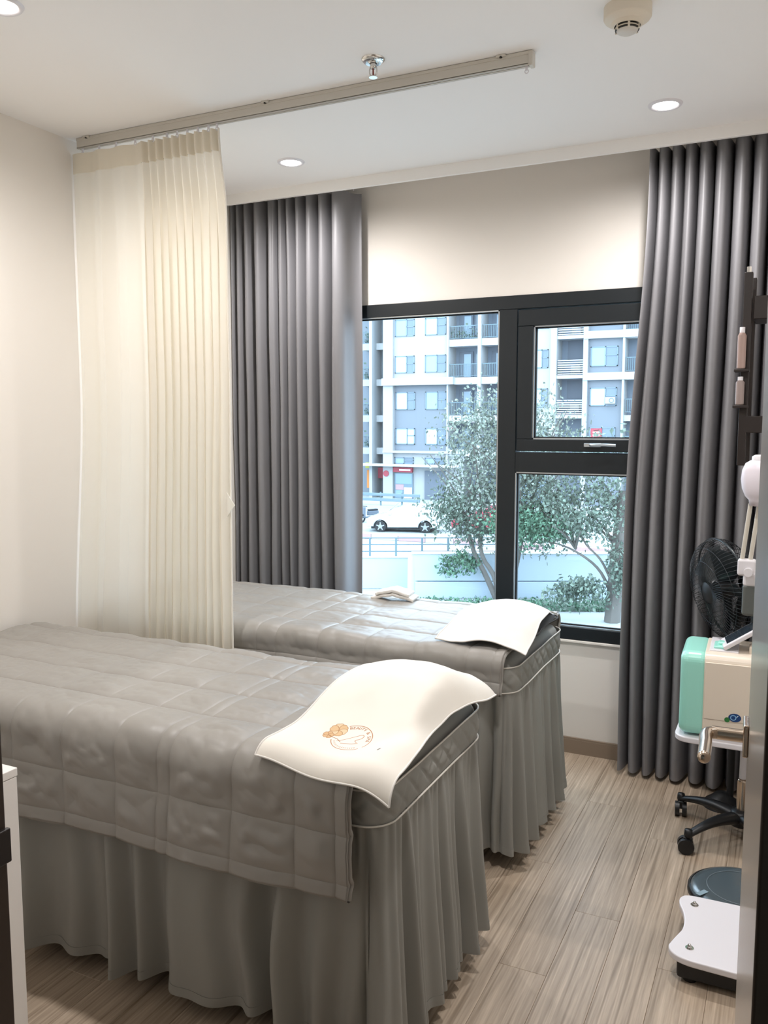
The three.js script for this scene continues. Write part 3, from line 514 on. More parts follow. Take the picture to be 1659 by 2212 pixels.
{
  // magnifying lamp stand: waisted white board on a black plinth, hidden post, twin-rod arm, oval lamp head
  const t = thing('lamp_stand', 'white beauty lamp on twin rods over a waisted white base board', 'lamp stand', [0, 0, 0]);
  const sh = new THREE.Shape(); // plan (x, -z)
  sh.moveTo(0.1, 2.405); sh.lineTo(-0.19, 2.412); sh.quadraticCurveTo(-0.262, 2.418, -0.262, 2.47); sh.quadraticCurveTo(-0.255, 2.5, -0.236, 2.56); sh.quadraticCurveTo(-0.228, 2.62, -0.25, 2.68); sh.quadraticCurveTo(-0.275, 2.74, -0.25, 2.762); sh.quadraticCurveTo(-0.235, 2.772, -0.2, 2.772); sh.lineTo(0.1, 2.78); sh.quadraticCurveTo(0.13, 2.6, 0.1, 2.405);
  const plan = (h, y, bev) => new THREE.ExtrudeGeometry(sh, { depth: h, bevelEnabled: bev > 0, bevelThickness: bev, bevelSize: bev, bevelOffset: -bev, bevelSegments: 3, curveSegments: 16 }).rotateX(-Math.PI / 2).translate(0, y, 0);
  mesh('base_board', plan(0.012, 0.068, 0.004), M.plasticWhite, t);
  mesh('plinth', rbox(-0.235, 0.09, 0.012, 0.066, -2.75, -2.43, 0.01), M.blackSoft, t);
  for (const [x, z] of [[-0.2, -2.46], [0.06, -2.46], [-0.2, -2.72], [0.06, -2.72]]) mesh('floor_pad', cyl(0.02, 0.02, 0.013, 16).translate(x, 0.0065, z), M.plasticBlack, t);
  for (const [x, z] of [[-0.205, -2.475], [-0.215, -2.715]]) mesh('bolt', [cyl(0.008, 0.008, 0.006, 6).translate(x, 0.087, z), lathe([[0, 0.096], [0.004, 0.095], [0.006, 0.09]], 14).translate(x, 0, z), cyl(0.012, 0.012, 0.002, 20).translate(x, 0.0845, z)], M.chrome, t);
  mesh('post', cyl(0.013, 0.013, 1.02, 20).translate(-0.025, 0.59, -2.62), M.plasticWhite, t);
  mesh('arm_bracket', [rbox(-0.128, -0.078, 1.166, 1.214, -2.635, -2.6, 0.008, 3), rbox(-0.112, -0.07, 1.135, 1.18, -2.64, -2.6, 0.01, 3)], M.plasticWhite, t);
  mesh('bracket_arm', rbox(-0.112, -0.01, 1.05, 1.142, -2.65, -2.6, 0.01), std('#5b5f5c', 0.5), t);
  mesh('knob', cyl(0.012, 0.012, 0.02, 18).rotateX(Math.PI / 2).translate(-0.098, 1.18, -2.59), M.plasticWhite, t);
  for (const dx of [0, 0.022]) mesh('arm_rod', rod([-0.118 + dx, 1.2, -2.617], [-0.1 + dx, 1.375, -2.6], 0.0062, 14), std('#d6d0c4', 0.4), t);
  const lh = mesh('lamp_head', lathe([[0, 1.37], [0.032, 1.37], [0.034, 1.386], [0.044, 1.396], [0.053, 1.418], [0.0565, 1.444], [0.054, 1.47], [0.046, 1.489], [0.032, 1.498]], 40).translate(-0.072, 0, -2.6), phys('#e6dfe8', 0.4), t);
  mesh('head_cap', lathe([[0.0, 1.513], [0.022, 1.513], [0.03, 1.508], [0.031, 1.49]], 30).translate(-0.072, 0, -2.6), M.plasticWhite, lh);
}
{
  // pedestal fan behind the machine
  const t = thing('pedestal_fan', 'black pedestal fan with wire grille in front of the right curtain', 'fan');
  const C = V3(-0.222, 0.938, -3.62), n = V3(-0.83, -0.2, 0.52).normalize();
  const q = new THREE.Quaternion().setFromUnitVectors(V3(0, 0, 1), n), put = (g) => { g.applyQuaternion(q); return g.translate(C.x, C.y, C.z); };
  const R = 0.207, wires = (dep, count) => { const a = []; for (let k = 0; k < count; k++) { const th = (k / count) * Math.PI * 2, tw = 0.35; a.push(tube([0.045, 0.1, 0.16, 0.195, R].map((r, i) => { const f = th + tw * (1 - r / R); return [r * Math.cos(f), r * Math.sin(f), dep * [1, 1, 0.86, 0.5, 0][i]]; }), 0.0011, 12, 4)); } return a; };
  mesh('front_grille', put(join([...wires(0.075, 72), new THREE.TorusGeometry(0.13, 0.0012, 5, 70).translate(0, 0, 0.074), new THREE.TorusGeometry(0.18, 0.0012, 5, 70).translate(0, 0, 0.052)])), M.wire, t);
  mesh('rear_grille', put(join([...wires(-0.08, 60), new THREE.TorusGeometry(0.13, 0.0012, 5, 70).translate(0, 0, -0.078), new THREE.TorusGeometry(0.18, 0.0012, 5, 70).translate(0, 0, -0.055)])), M.wire, t);
  mesh('rim_band', put(new THREE.TorusGeometry(R, 0.005, 10, 90)), phys('#30363a', 0.2), t);
  mesh('badge_disc', put(lathe([[0, 0.082], [0.03, 0.08], [0.046, 0.072]], 32).rotateX(Math.PI / 2)), M.plasticBlack, t);
  for (let k = 0; k < 5; k++) mesh('blade', put(sheet(10, 10, (u, v) => { const r = lerp(0.035, 0.18, u), a = k * 1.2566 + (v - 0.5) * lerp(0.75, 1.0, u), tw = (v - 0.5) * lerp(0.05, 0.075, u); return [r * Math.cos(a), r * Math.sin(a), tw]; }, 0.002)), phys('#2a3034', 0.2, { transmission: 0.15 }), t);
  mesh('hub', put(cyl(0.038, 0.038, 0.06, 28).rotateX(Math.PI / 2)), M.plasticBlack, t);
  mesh('motor', put(lathe([[0, -0.2], [0.04, -0.195], [0.058, -0.15], [0.058, -0.09], [0.03, -0.08]], 30).rotateX(Math.PI / 2)), M.plasticBlack, t);
  mesh('neck', rod([-0.172, 0.8, -3.705], [-0.137, 0.965, -3.685], 0.022), M.plasticBlack, t);
  mesh('pole', rod([-0.172, 0.03, -3.705], [-0.172, 0.84, -3.705], 0.014), M.blackSoft, t);
  mesh('control_box', rbox(-0.205, -0.135, 0.62, 0.76, -3.715, -3.67, 0.012, 3), M.plasticBlack, t);
  mesh('base', lathe([[0, 0.06], [0.03, 0.055], [0.05, 0.035], [0.07, 0.02], [0.08, 0.0]], 48).translate(-0.2, 0, -3.7), M.plasticBlack, t);
}
{
  // dark wooden wall rack on the right wall, with two bottles
  const t = thing('wall_rack', 'dark wood open wall rack in front of the right curtain', 'rack');
  const z0 = -3.3, z1 = -3.48;
  mesh('shelf', rbox(-0.145, XR, 1.966, 2.046, z0, z1, 0.003), M.darkWood, t);
  mesh('shelf', rbox(-0.158, XR, 1.567, 1.627, z0, z1, 0.003), M.darkWood, t);
  mesh('post', rbox(-0.185, -0.145, 1.45, 2.13, z1, z1 + 0.04, 0.003), M.darkWood, t);
  mesh('post', rbox(-0.18, -0.152, 1.45, 2.13, z0 - 0.035, z0, 0.003), M.darkWood, t);
  mesh('back_post', rbox(XR - 0.03, XR, 1.45, 2.13, z1, z0, 0.003), M.darkWood, t);
  mesh('side_ledge', rbox(-0.2, -0.15, 1.782, 1.792, z0 + 0.035, z0 - 0.03, 0.002), M.darkWood, t);
  mesh('side_ledge', rbox(-0.2, -0.15, 1.655, 1.665, z0 + 0.035, z0 - 0.03, 0.002), M.darkWood, t);
  mesh('finial', cyl(0.008, 0.008, 0.02, 14).translate(-0.166, 2.14, z0 - 0.018), M.chrome, t);
  for (const [y, h, label, col] of [[1.792, 0.145, 'slim pinkish bottle with white cap on the rack ledge', '#a89088'], [1.665, 0.1, 'short pinkish bottle on the lower rack ledge', '#9a8a86']]) {
    const b = thing('bottle', label, 'bottle', [-0.178, y, -3.282], 0, 'bottles on the wall rack');
    mesh('bottle_body', lathe([[0, 0], [0.013, 0], [0.0145, 0.004], [0.0145, h * 0.8], [0.008, h * 0.88]], 20), phys(col, 0.3), b);
    mesh('cap', lathe([[0.009, h * 0.86], [0.009, h], [0, h]], 18), M.plasticWhite, b);
  }
}
// ---------------------------------------------------------------- white cabinet by the door
{
  const t = thing('white_cabinet', 'white laminate cabinet beside the left door frame', 'cabinet', [-1.423, 0, -1.2]);
  mesh('top_board', rbox(-0.8, 0, 0.871, 0.889, 0, 0.38, 0.002), M.board, t);
  mesh('side_panel', rbox(-0.018, -0.001, 0.0, 0.87, 0.002, 0.38, 0.001), M.board, t);
  mesh('side_panel', rbox(-0.8, -0.782, 0.0, 0.87, 0.002, 0.38, 0.001), M.board, t);
  mesh('back_panel', rbox(-0.782, -0.018, 0.05, 0.87, 0.368, 0.378, 0.001), M.board, t);
  for (const s of [0, 1]) { const d = mesh('cabinet_door', rbox(-0.78 + s * 0.382, -0.402 + s * 0.382, 0.07, 0.866, 0.002, 0.02, 0.002), M.board, t); mesh('pull', rbox(-0.42 + s * 0.03, -0.412 + s * 0.03, 0.5, 0.62, -0.014, 0.002, 0.003), M.chrome, d); }
}

// ================================================================ outside
const GY = -4.7;
const lin = (r, g, b) => new THREE.Color().setRGB(r, g, b);
const X = {
  white: std(lin(0.3, 0.31, 0.315), 0.8), panel: std(lin(0.145, 0.165, 0.19), 0.8), recess: std(lin(0.15, 0.18, 0.22), 0.85), dark: std(lin(0.1, 0.12, 0.15), 0.7), slab: std(lin(0.36, 0.38, 0.41), 0.8),
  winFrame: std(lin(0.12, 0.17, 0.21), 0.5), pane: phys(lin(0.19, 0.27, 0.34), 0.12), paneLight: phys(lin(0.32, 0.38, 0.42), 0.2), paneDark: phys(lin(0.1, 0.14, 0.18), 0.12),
  rail: std(lin(0.1, 0.15, 0.17), 0.6), ground: std(lin(0.31, 0.335, 0.335), 0.9), road: std(lin(0.25, 0.275, 0.28), 0.9), concrete: std(lin(0.34, 0.41, 0.47), 0.85), coping: std(lin(0.42, 0.46, 0.48), 0.8),
  red: std(lin(0.3, 0.04, 0.06), 0.6), redPale: std(lin(0.34, 0.22, 0.23), 0.7), leaf: std(lin(0.12, 0.16, 0.125), 0.75), leafGreen: std(lin(0.09, 0.18, 0.115), 0.75), leafPale: std(lin(0.165, 0.195, 0.16), 0.75), bark: std(lin(0.11, 0.1, 0.09), 0.9),
  tyre: std(lin(0.012, 0.013, 0.015), 0.8), glassCar: phys(lin(0.06, 0.1, 0.14), 0.1), carWhite: phys(lin(0.45, 0.46, 0.47), 0.25, { clearcoat: 0.5 }), carRed: phys(lin(0.32, 0.03, 0.05), 0.25, { clearcoat: 0.5 }), orange: std(lin(0.5, 0.18, 0.04), 0.6), yellow: std(lin(0.4, 0.38, 0.08), 0.7),
};
struct('ground_outside', box(-140, 60, GY - 0.3, GY, ZB - 1.2, -120), X.ground, 'pale paved ground outside the window');
struct('road_outside', box(-140, 60, GY, GY + 0.02, -43.2, -58), X.road, 'pale grey street in front of the opposite building');
{
  const ZQ = -65, b = thing('apartment_building', 'pale apartment block with shops across the street', 'building');
  const add = (n, a, c, y0, y1, z0, z1, m) => mesh(n, box(a, c, y0, y1, z0, z1), m, b);
  // main volumes
  add('wall', -30.34, -25.5, 4.75, 15, ZQ, ZQ - 8, X.white); add('wall', -30.34, -25.5, -0.7, 4.75, ZQ - 0.15, ZQ - 8, X.panel); add('wall', -31.24, -24.1, GY, -0.7, ZQ - 0.1, ZQ - 8, X.white);
  add('wall', -60, -31.24, GY, 15, ZQ - 1.6, ZQ - 8, X.panel); add('wall', -21.0, -16.9, GY, 15, ZQ - 0.1, ZQ - 8, X.white); add('wall', -14.2, -11.6, GY, 15, ZQ - 0.05, ZQ - 8, X.panel); add('wall', -9.6, 70, GY, 15, ZQ - 0.05, ZQ - 8, X.white);
  add('recess_wall', -25.5, -20.9, GY, 15, ZQ - 1.5, ZQ - 8, X.recess); add('recess_wall', -16.9, -14.2, GY, 15, ZQ - 1.5, ZQ - 8, X.recess); add('recess_wall', -11.6, -9.6, GY, 15, ZQ - 1.2, ZQ - 8, X.recess);
  for (const [a, c] of [[-32.55, -32.27], [-31.24, -30.34], [-25.52, -25.38], [-22.9, -22.62], [-17.02, -16.55], [-14.52, -14.17], [-11.62, -11.45]]) add('pillar', a, c, GY, 15, ZQ + 0.25, ZQ - 2, X.white);
  for (const y of [5.05, 14.0]) add('ledge', -31.3, -24.9, y - 0.3, y + 0.3, ZQ + 0.45, ZQ - 1, X.white);
  for (const y of [-0.76, 2.0, 5.05, 8.08, 11.1]) { add('balcony_slab', -25.4, -20.9, y - 0.3, y + 0.25, ZQ + 0.1, ZQ - 1.6, X.slab); add('balcony_slab', -11.5, -9.6, y - 0.22, y + 0.22, ZQ + 0.1, ZQ - 1.3, X.white); add('balcony_slab', -33.6, -31.24, y - 0.25, y + 0.3, ZQ - 0.6, ZQ - 1.7, X.white); }
  for (const y of [5.12, 8.2, 11.2]) add('ledge', -14.5, -9.9, y - 0.28, y + 0.28, ZQ + 0.3, ZQ - 0.5, X.white);
  add('string_course', -31.24, -24.1, -0.85, -0.66, ZQ + 0.35, ZQ - 0.5, X.white);
  // windows: frame with its panes
  const win = (a, c, y0, y1, z, split = 0.6, tone = 0) => {
    const f = 0.07, w = mesh('window', [box(a, c, y0, y0 + f, z, z + 0.08), box(a, c, y1 - f, y1, z, z + 0.08), box(a, a + f, y0, y1, z, z + 0.08), box(c - f, c, y0, y1, z, z + 0.08), box(lerp(a, c, split) - f / 2, lerp(a, c, split) + f / 2, y0, y1, z, z + 0.08), box(lerp(a, c, split), c, lerp(y0, y1, 0.55) - f / 2, lerp(y0, y1, 0.55) + f / 2, z, z + 0.08)], X.winFrame, b);
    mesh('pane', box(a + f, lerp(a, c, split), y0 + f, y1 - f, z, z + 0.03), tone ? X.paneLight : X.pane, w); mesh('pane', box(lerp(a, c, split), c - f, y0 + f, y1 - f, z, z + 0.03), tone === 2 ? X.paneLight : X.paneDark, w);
    return w;
  };
  for (const [y0, y1, k] of [[11.75, 13.15, 0], [8.77, 10.16, 0], [5.77, 7.18, 1], [2.75, 4.21, 1], [-0.14, 1.21, 2]]) {
    const z = y0 < 4.5 ? ZQ - 0.15 : ZQ;
    win(-30.22, -28.46, y0, y1, z, 0.6, k); win(-27.51, -25.68, y0, y1, z, 0.58, 1 - (k & 1)); win(-18.5, -17.26, y0 + 0.1, y1 + 0.1, ZQ - 0.1, 0.6, 1); win(-20.7, -19.3, y0 + 0.1, y1 + 0.1, ZQ - 0.1, 0.6, 0);
    win(-31.9, -31.26, y0 - 0.7, y1 - 0.85, ZQ - 1.6, 0.5, 1); win(-8.6, -6.6, y0 + 0.1, y1, ZQ - 0.05, 0.6, 0); win(-36.2, -34.4, y0, y1, ZQ - 1.6, 0.6, 1); for (let x = -4; x < 36; x += 3.6) win(x, x + 1.9, y0 + 0.1, y1, ZQ - 0.05, 0.6, k & 1);
  }
  win(-14.01, -11.99, 5.87, 7.34, ZQ - 0.05, 0.55, 0); win(-14.0, -12.01, 2.92, 4.29, ZQ - 0.05, 0.58, 1); win(-14.0, -12.04, -0.1, 1.32, ZQ - 0.05, 0.48, 1); win(-14.0, -12.0, 8.9, 10.3, ZQ - 0.05, 0.55, 1);
  const rs = mesh('red_sign', box(-13.86, -13.02, 0.3, 1.24, ZQ - 0.02, ZQ + 0.06), X.red, b); for (const y of [0.5, 0.72, 0.95]) mesh('sign_line', box(-13.7, -13.18, y - 0.05, y + 0.05, ZQ + 0.06, ZQ + 0.075), std('#f6d7b8', 0.6), rs);
  const ac = mesh('air_conditioner', box(-12.79, -12.07, 3.08, 3.56, ZQ - 0.05, ZQ + 0.35), X.white, b); mesh('fan_grille', new THREE.TorusGeometry(0.16, 0.02, 6, 24).translate(-12.32, 3.32, ZQ + 0.36), X.rail, ac);
  mesh('banner', box(-25.38, -24.6, 1.05, 1.3, ZQ + 0.3, ZQ + 0.34), X.redPale, b);
  // balconies: dark door openings, railings, plants
  const balcony = (a, c, y0, y1, z, plants) => {
    const d = mesh('balcony_door', [box(a + 0.35, lerp(a, c, 0.62), y0, y1 - 0.3, z - 1.42, z - 1.35)], X.dark, b); mesh('pane', box(a + 0.75, lerp(a, c, 0.55), y0 + 0.1, y1 - 0.5, z - 1.36, z - 1.32), X.pane, d); mesh('pane', box(lerp(a, c, 0.72), c - 0.15, y0 + 0.1, y1 - 0.5, z - 1.42, z - 1.36), X.paneDark, d);
    const bars = [box(a, c, y0 + 1.02, y0 + 1.08, z - 0.03, z + 0.03), box(a, c, y0 + 0.08, y0 + 0.12, z - 0.02, z + 0.02)]; for (let x = a + 0.06; x < c; x += 0.14) bars.push(box(x - 0.014, x + 0.014, y0 + 0.1, y0 + 1.05, z - 0.014, z + 0.014));
    mesh('balcony_railing', bars, X.rail, b);
    if (plants) { const r = rng(plants), ls = []; for (let k = 0; k < 90; k++) { const g = new THREE.PlaneGeometry(0.22, 0.16); g.rotateX(r() * 3); g.rotateY(r() * 3); g.translate(lerp(a, c, r()), y0 + 0.15 + 1.5 * r() * r(), z - 0.1 - 0.5 * r()); ls.push(g); } const m = mesh('balcony_plants', ls, X.leaf, b); m.userData.kind = 'stuff'; }
  };
  for (const [y0, y1, p] of [[11.3, 13.7, 0], [8.33, 10.8, 5], [5.31, 7.75, 0], [2.26, 4.72, 0], [-0.5, 1.7, 0]]) { balcony(-25.36, -22.92, y0, y1, ZQ, p); balcony(-22.6, -20.95, y0, y1, ZQ, 0); balcony(-11.4, -9.65, y0 + 0.1, y1, ZQ, 0); balcony(-33.6, -32.56, y0, y1, ZQ - 0.7, p ? 9 : 7); }
  // louvred service balconies
  for (const y of [2.2, 5.22, 8.2]) {
    const lv = []; for (let k = 0; k < 7; k++) lv.push(box(-16.5, -14.55, y + 0.1 + k * 0.17, y + 0.18 + k * 0.17, ZQ - 0.05, ZQ + 0.08)); mesh('louvre_screen', lv, X.slab, b);
    const u = mesh('air_conditioner', box(-15.6, -14.9, y + 0.25, y + 0.8, ZQ - 0.9, ZQ - 0.5), X.white, b); mesh('dark_opening', box(-16.1, -14.6, y + 1.35, y + 2.75, ZQ - 1.52, ZQ - 1.45), X.dark, u);
    add('balcony_slab', -16.55, -14.5, y - 0.2, y + 0.05, ZQ + 0.1, ZQ - 1.6, X.slab);
  }
  // shop floor
  win(-30.29, -28.54, -1.77, -1.22, ZQ - 0.1, 0.5, 0); win(-27.53, -25.75, -1.75, -1.22, ZQ - 0.1, 0.5, 0);
  add('canopy', -34, -24.1, -1.95, -1.78, ZQ + 1.1, ZQ - 0.2, X.slab);
  const sg = add('shop_sign', -30.33, -28.58, -2.47, -2.06, ZQ - 0.1, ZQ + 0.2, X.red); mesh('sign_letters', box(-29.75, -28.72, -2.33, -2.2, ZQ + 0.2, ZQ + 0.22), std('#f3d3dc', 0.6), sg);
  const sd = add('shop_front', -30.29, -28.57, GY, -2.55, ZQ - 0.12, ZQ + 0.04, X.winFrame); mesh('pane', box(-30.15, -28.65, -3.45, -2.6, ZQ + 0.04, ZQ + 0.06), X.pane, sd); mesh('red_stripe', box(-30.15, -29.4, -3.95, -3.5, ZQ + 0.04, ZQ + 0.06), X.redPale, sd); mesh('pane', box(-30.15, -29.5, -4.6, -4.0, ZQ + 0.04, ZQ + 0.06), X.pane, sd); mesh('poster', box(-29.35, -28.65, -4.65, -3.75, ZQ + 0.04, ZQ + 0.07), std('#f2e8c4', 0.6), sd);
  mesh('round_logo', cyl(0.26, 0.26, 0.06, 28).rotateX(Math.PI / 2).translate(-30.94, -2.6, ZQ + 0.28), X.red, b);
  add('shop_front', -27.5, -25.4, GY, -2.3, ZQ - 0.12, ZQ + 0.04, X.dark); add('shop_front', -21, -17.2, GY, -1.6, ZQ - 0.12, ZQ + 0.02, X.winFrame);
  add('shop_sign', -33.2, -32.5, -3.95, -2.4, ZQ - 0.9, ZQ - 0.6, X.orange); add('shop_sign', -32.45, -31.7, -3.1, -2.2, ZQ - 1.2, ZQ - 0.9, X.red); add('shop_sign', -33.3, -32.56, -2.24, -1.76, ZQ - 0.9, ZQ - 0.5, X.yellow);
}
// ---- cars
function car(label, x, z, paint, turn) {
  const t = thing('car', label, 'car', [x, GY + 0.02, z], turn), L = 4.3, W = 1.72;
  const s = new THREE.Shape(); // side view, front at -x
  s.moveTo(-2.12, 0.3); s.quadraticCurveTo(-2.2, 0.62, -2.05, 0.82); s.quadraticCurveTo(-1.6, 1.0, -1.12, 1.02); s.quadraticCurveTo(-0.6, 1.46, 0.1, 1.53); s.quadraticCurveTo(0.9, 1.54, 1.45, 1.42); s.quadraticCurveTo(1.9, 1.1, 2.05, 0.98); s.quadraticCurveTo(2.2, 0.6, 2.1, 0.3); s.lineTo(1.78, 0.28); s.absarc(1.3, 0.3, 0.4, 0, Math.PI, false); s.lineTo(-0.93, 0.26); s.absarc(-1.33, 0.3, 0.4, 0, Math.PI, false); s.lineTo(-2.12, 0.3);
  mesh('body', new THREE.ExtrudeGeometry(s, { depth: W - 0.24, bevelEnabled: true, bevelThickness: 0.12, bevelSize: 0.06, bevelOffset: -0.06, bevelSegments: 4, curveSegments: 10 }).translate(0, 0, -W / 2 + 0.12), paint, t);
  const g = new THREE.Shape(); g.moveTo(-0.92, 1.04); g.quadraticCurveTo(-0.5, 1.38, 0.1, 1.44); g.quadraticCurveTo(0.85, 1.45, 1.3, 1.34); g.lineTo(1.5, 1.1); g.closePath();
  for (const k of [-1, 1]) mesh('side_glass', new THREE.ExtrudeGeometry(g, { depth: 0.02, bevelEnabled: false }).translate(0, 0, k > 0 ? W / 2 - 0.03 : -W / 2 + 0.01), X.glassCar, t);
  mesh('windscreen', new THREE.PlaneGeometry(0.72, 1.3).rotateZ(Math.PI / 2).rotateX(Math.PI / 2).rotateX(0).translate(0, 0, 0).applyMatrix4(new THREE.Matrix4().makeRotationZ(0.72)).translate(-0.85, 1.24, 0), X.glassCar, t);
  for (const x of [-1.33, 1.3]) for (const k of [-1, 1]) { const w = mesh('wheel', cyl(0.33, 0.33, 0.2, 28).rotateX(Math.PI / 2).translate(x, 0.33, k * (W / 2 - 0.1)), X.tyre, t); mesh('hubcap', [cyl(0.12, 0.12, 0.22, 16).rotateX(Math.PI / 2).translate(x, 0.33, k * (W / 2 - 0.1)), ...[0, 1, 2, 3, 4].map((i) => box(-0.03, 0.03, 0.05, 0.24, -0.11, 0.11).rotateZ(i * 1.2566).translate(x, 0.33, k * (W / 2 - 0.1)))], M.silver, w); }
  for (const k of [-1, 1]) { mesh('headlight', rbox(-2.12, -1.85, 0.68, 0.82, k * 0.6 - 0.14, k * 0.6 + 0.14, 0.04), M.glass, t); mesh('tail_light', rbox(1.9, 2.08, 0.8, 1.0, k * 0.65 - 0.12, k * 0.65 + 0.12, 0.03), X.red, t); mesh('mirror', rbox(-0.85, -0.68, 1.02, 1.14, k * (W / 2 + 0.07) - 0.08, k * (W / 2 + 0.07) + 0.08, 0.03), paint, t); }
  mesh('underbody', box(-1.9, 1.9, 0.18, 0.34, -W / 2 + 0.12, W / 2 - 0.12), X.tyre, t);
  return t;
}
car('white hatchback driving on the street outside', -20.35, -45.2, X.carWhite, 0.25);
car('red car half hidden behind the tree outside', -15.6, -46.6, X.carRed, 0.2);
{
  const t = thing('scooter', 'dark motor scooter standing on the street at the curtain edge', 'scooter', [-24.3, GY + 0.02, -48.3], 1.2);
  for (const x of [-0.6, 0.6]) mesh('wheel', new THREE.TorusGeometry(0.22, 0.06, 10, 24).translate(x, 0.28, 0), X.tyre, t);
  mesh('body', [rbox(-0.1, 0.75, 0.42, 0.72, -0.14, 0.14, 0.06, 3), rbox(-0.5, 0.1, 0.28, 0.36, -0.13, 0.13, 0.03)], X.dark, t); mesh('front_shield', rbox(-0.52, -0.44, 0.32, 1.0, -0.18, 0.18, 0.03), X.dark, t); mesh('seat', rbox(-0.05, 0.7, 0.72, 0.82, -0.13, 0.13, 0.04, 3), X.tyre, t); mesh('handlebar', rod([-0.45, 1.05, -0.32], [-0.45, 1.05, 0.32], 0.02), X.tyre, t);
}
// ---- painted kerb of blocks
{
  const t = thing('kerb', 'painted kerb of red and white blocks along the street', 'kerb');
  for (let k = 0; k < 16; k++) { const x = -27 + k * 1.6; mesh('kerb_block', rbox(x + 0.01, x + 1.59, GY, GY + 0.3, -41.2, -41.5, 0.03), k % 2 ? X.redPale : X.coping, t); }
}
{
  const t = thing('street_barrier', 'low blue-grey barrier at the far side of the street', 'barrier');
  for (const y of [0.35, 0.75]) mesh('rail', rbox(-34, -25.2, GY + y, GY + y + 0.22, -58.6, -58.7, 0.03), X.winFrame, t);
  for (let x = -34; x < -25; x += 1.8) mesh('post', rbox(x, x + 0.12, GY, GY + 1.05, -58.7, -58.8, 0.02), X.rail, t);
}
// ---- retaining walls beside the ramp, seen just beyond the trees
function rampWall(name, label, a, c, h, cat) {
  const L = Math.hypot(c[0] - a[0], c[1] - a[1]), t = thing(name, label, cat, [a[0], GY, a[1]], Math.atan2(-(c[1] - a[1]), c[0] - a[0]));
  return [t, L, h];
}
{
  const [t, L, h] = rampWall('retaining_wall', 'long pale concrete ramp wall behind the trees', [-12.19, -27.76], [-2.2, -32.55], 1.6, 'wall');
  mesh('wall_body', rbox(0.0, L, 0.62, h, -0.35, 0, 0.03), X.concrete, t); mesh('plinth', rbox(0.08, L, 0, 0.6, -0.35, 0.06, 0.02), X.concrete, t); mesh('rounded_end', cyl(0.176, 0.2, h, 24).translate(0, h / 2, -0.175), X.concrete, t); mesh('coping', rbox(-0.05, L, h, h + 0.05, -0.4, 0.05, 0.02), X.coping, t);
  const [t2, L2, h2] = rampWall('retaining_wall', 'lower pale concrete ramp wall carrying the railing', [-21.08, -25.37], [-12.4, -29.55], 1.2, 'wall');
  mesh('wall_body', rbox(0, L2, 0, h2, -0.35, 0, 0.03), X.concrete, t2); mesh('coping', rbox(0, L2, h2, h2 + 0.05, -0.38, 0.04, 0.02), X.coping, t2);
  const t3 = thing('ramp_railing', 'grey metal railing along the top of the ramp wall', 'railing', [-21.1, GY + 1.25, -25.55], t2.rotation.y);
  for (const y of [0.18, 0.45, 0.7]) mesh('rail', rod([0, y, 0], [L2 + 2.6, y, 0], 0.022, 8), X.rail, t3);
  for (let x = 0.4; x < L2 + 2.6; x += 1.0) mesh('post', rbox(x - 0.04, x + 0.04, 0, 0.72, -0.03, 0.03, 0.01), X.rail, t3);
}
// ---- trees
const leafGeo = (() => { const g = sheet(2, 2, (u, v) => [(u - 0.5) * (0.55 - 1.1 * Math.abs(v - 0.5)) * 1.2, v - 0.5, 0.18 * Math.abs(u - 0.5) + 0.1 * v * v]); return g; })();
function tree(label, base, trunk, branches, leaves, seed, mat) {
  const t = thing('tree', label, 'tree', base, 0, 'street trees outside the window'), r = rng(seed), tubes = [], tips = [];
  for (const [pts, r0, r1] of trunk.concat(branches)) {
    const n = 14, c = new THREE.CatmullRomCurve3(pts.map((p) => V3(...p))), g = new THREE.TubeGeometry(c, n, 1, 8); const p = g.attributes.position, pt = V3();
    for (let i = 0; i <= n; i++) { c.getPointAt(i / n, pt); const rad = lerp(r0, r1, i / n); for (let j = 0; j <= 8; j++) { const k = i * 9 + j; p.setXYZ(k, pt.x + (p.getX(k) - pt.x) * rad, pt.y + (p.getY(k) - pt.y) * rad, pt.z + (p.getZ(k) - pt.z) * rad); } }
    g.computeVertexNormals(); tubes.push(g);
  }
  mesh('trunk', tubes, X.bark, t);
  for (const { n, c, rad, m, size } of leaves) {
    const im = new THREE.InstancedMesh(leafGeo, m ?? mat, n), d = new THREE.Object3D(), col = new THREE.Color(); im.name = 'foliage'; im.userData.kind = 'stuff'; im.castShadow = im.receiveShadow = true;
    const lumps = []; for (let k = 0; k < Math.max(8, n / 45); k++) { let a, b, e; do { a = r() * 2 - 1; b = r() * 2 - 1; e = r() * 2 - 1; } while (a * a + b * b + e * e > 1); lumps.push([a, b, e]); }
    for (let k = 0; k < n; k++) {
      const l = lumps[Math.floor(r() * lumps.length)], s = 0.2, g = () => (r() + r() + r() - 1.5) * 2 * s;
      d.position.set(c[0] + rad[0] * (l[0] * 0.92 + g()), c[1] + rad[1] * (l[1] * 0.92 + g()), c[2] + rad[2] * (l[2] * 0.92 + g()));
      d.rotation.set(r() * 6.28, r() * 6.28, r() * 6.28); d.scale.setScalar(size * (0.7 + 0.6 * r())); d.updateMatrix(); im.setMatrixAt(k, d.matrix); im.setColorAt(k, col.setScalar(0.7 + 0.5 * r()));
    }
    t.add(im);
  }
  return t;
}
const fork = (seed, from, count, spread, rise, r0) => { const r = rng(seed), a = []; for (let k = 0; k < count; k++) { const an = r() * 6.28, l = spread * (0.5 + 0.6 * r()), y = rise * (0.5 + 0.7 * r()), f = from[Math.floor(r() * from.length)]; a.push([[f, [f[0] + Math.cos(an) * l * 0.45, f[1] + y * 0.55, f[2] + Math.sin(an) * l * 0.45], [f[0] + Math.cos(an) * l, f[1] + y, f[2] + Math.sin(an) * l]], r0, 0.012]); } return a; };
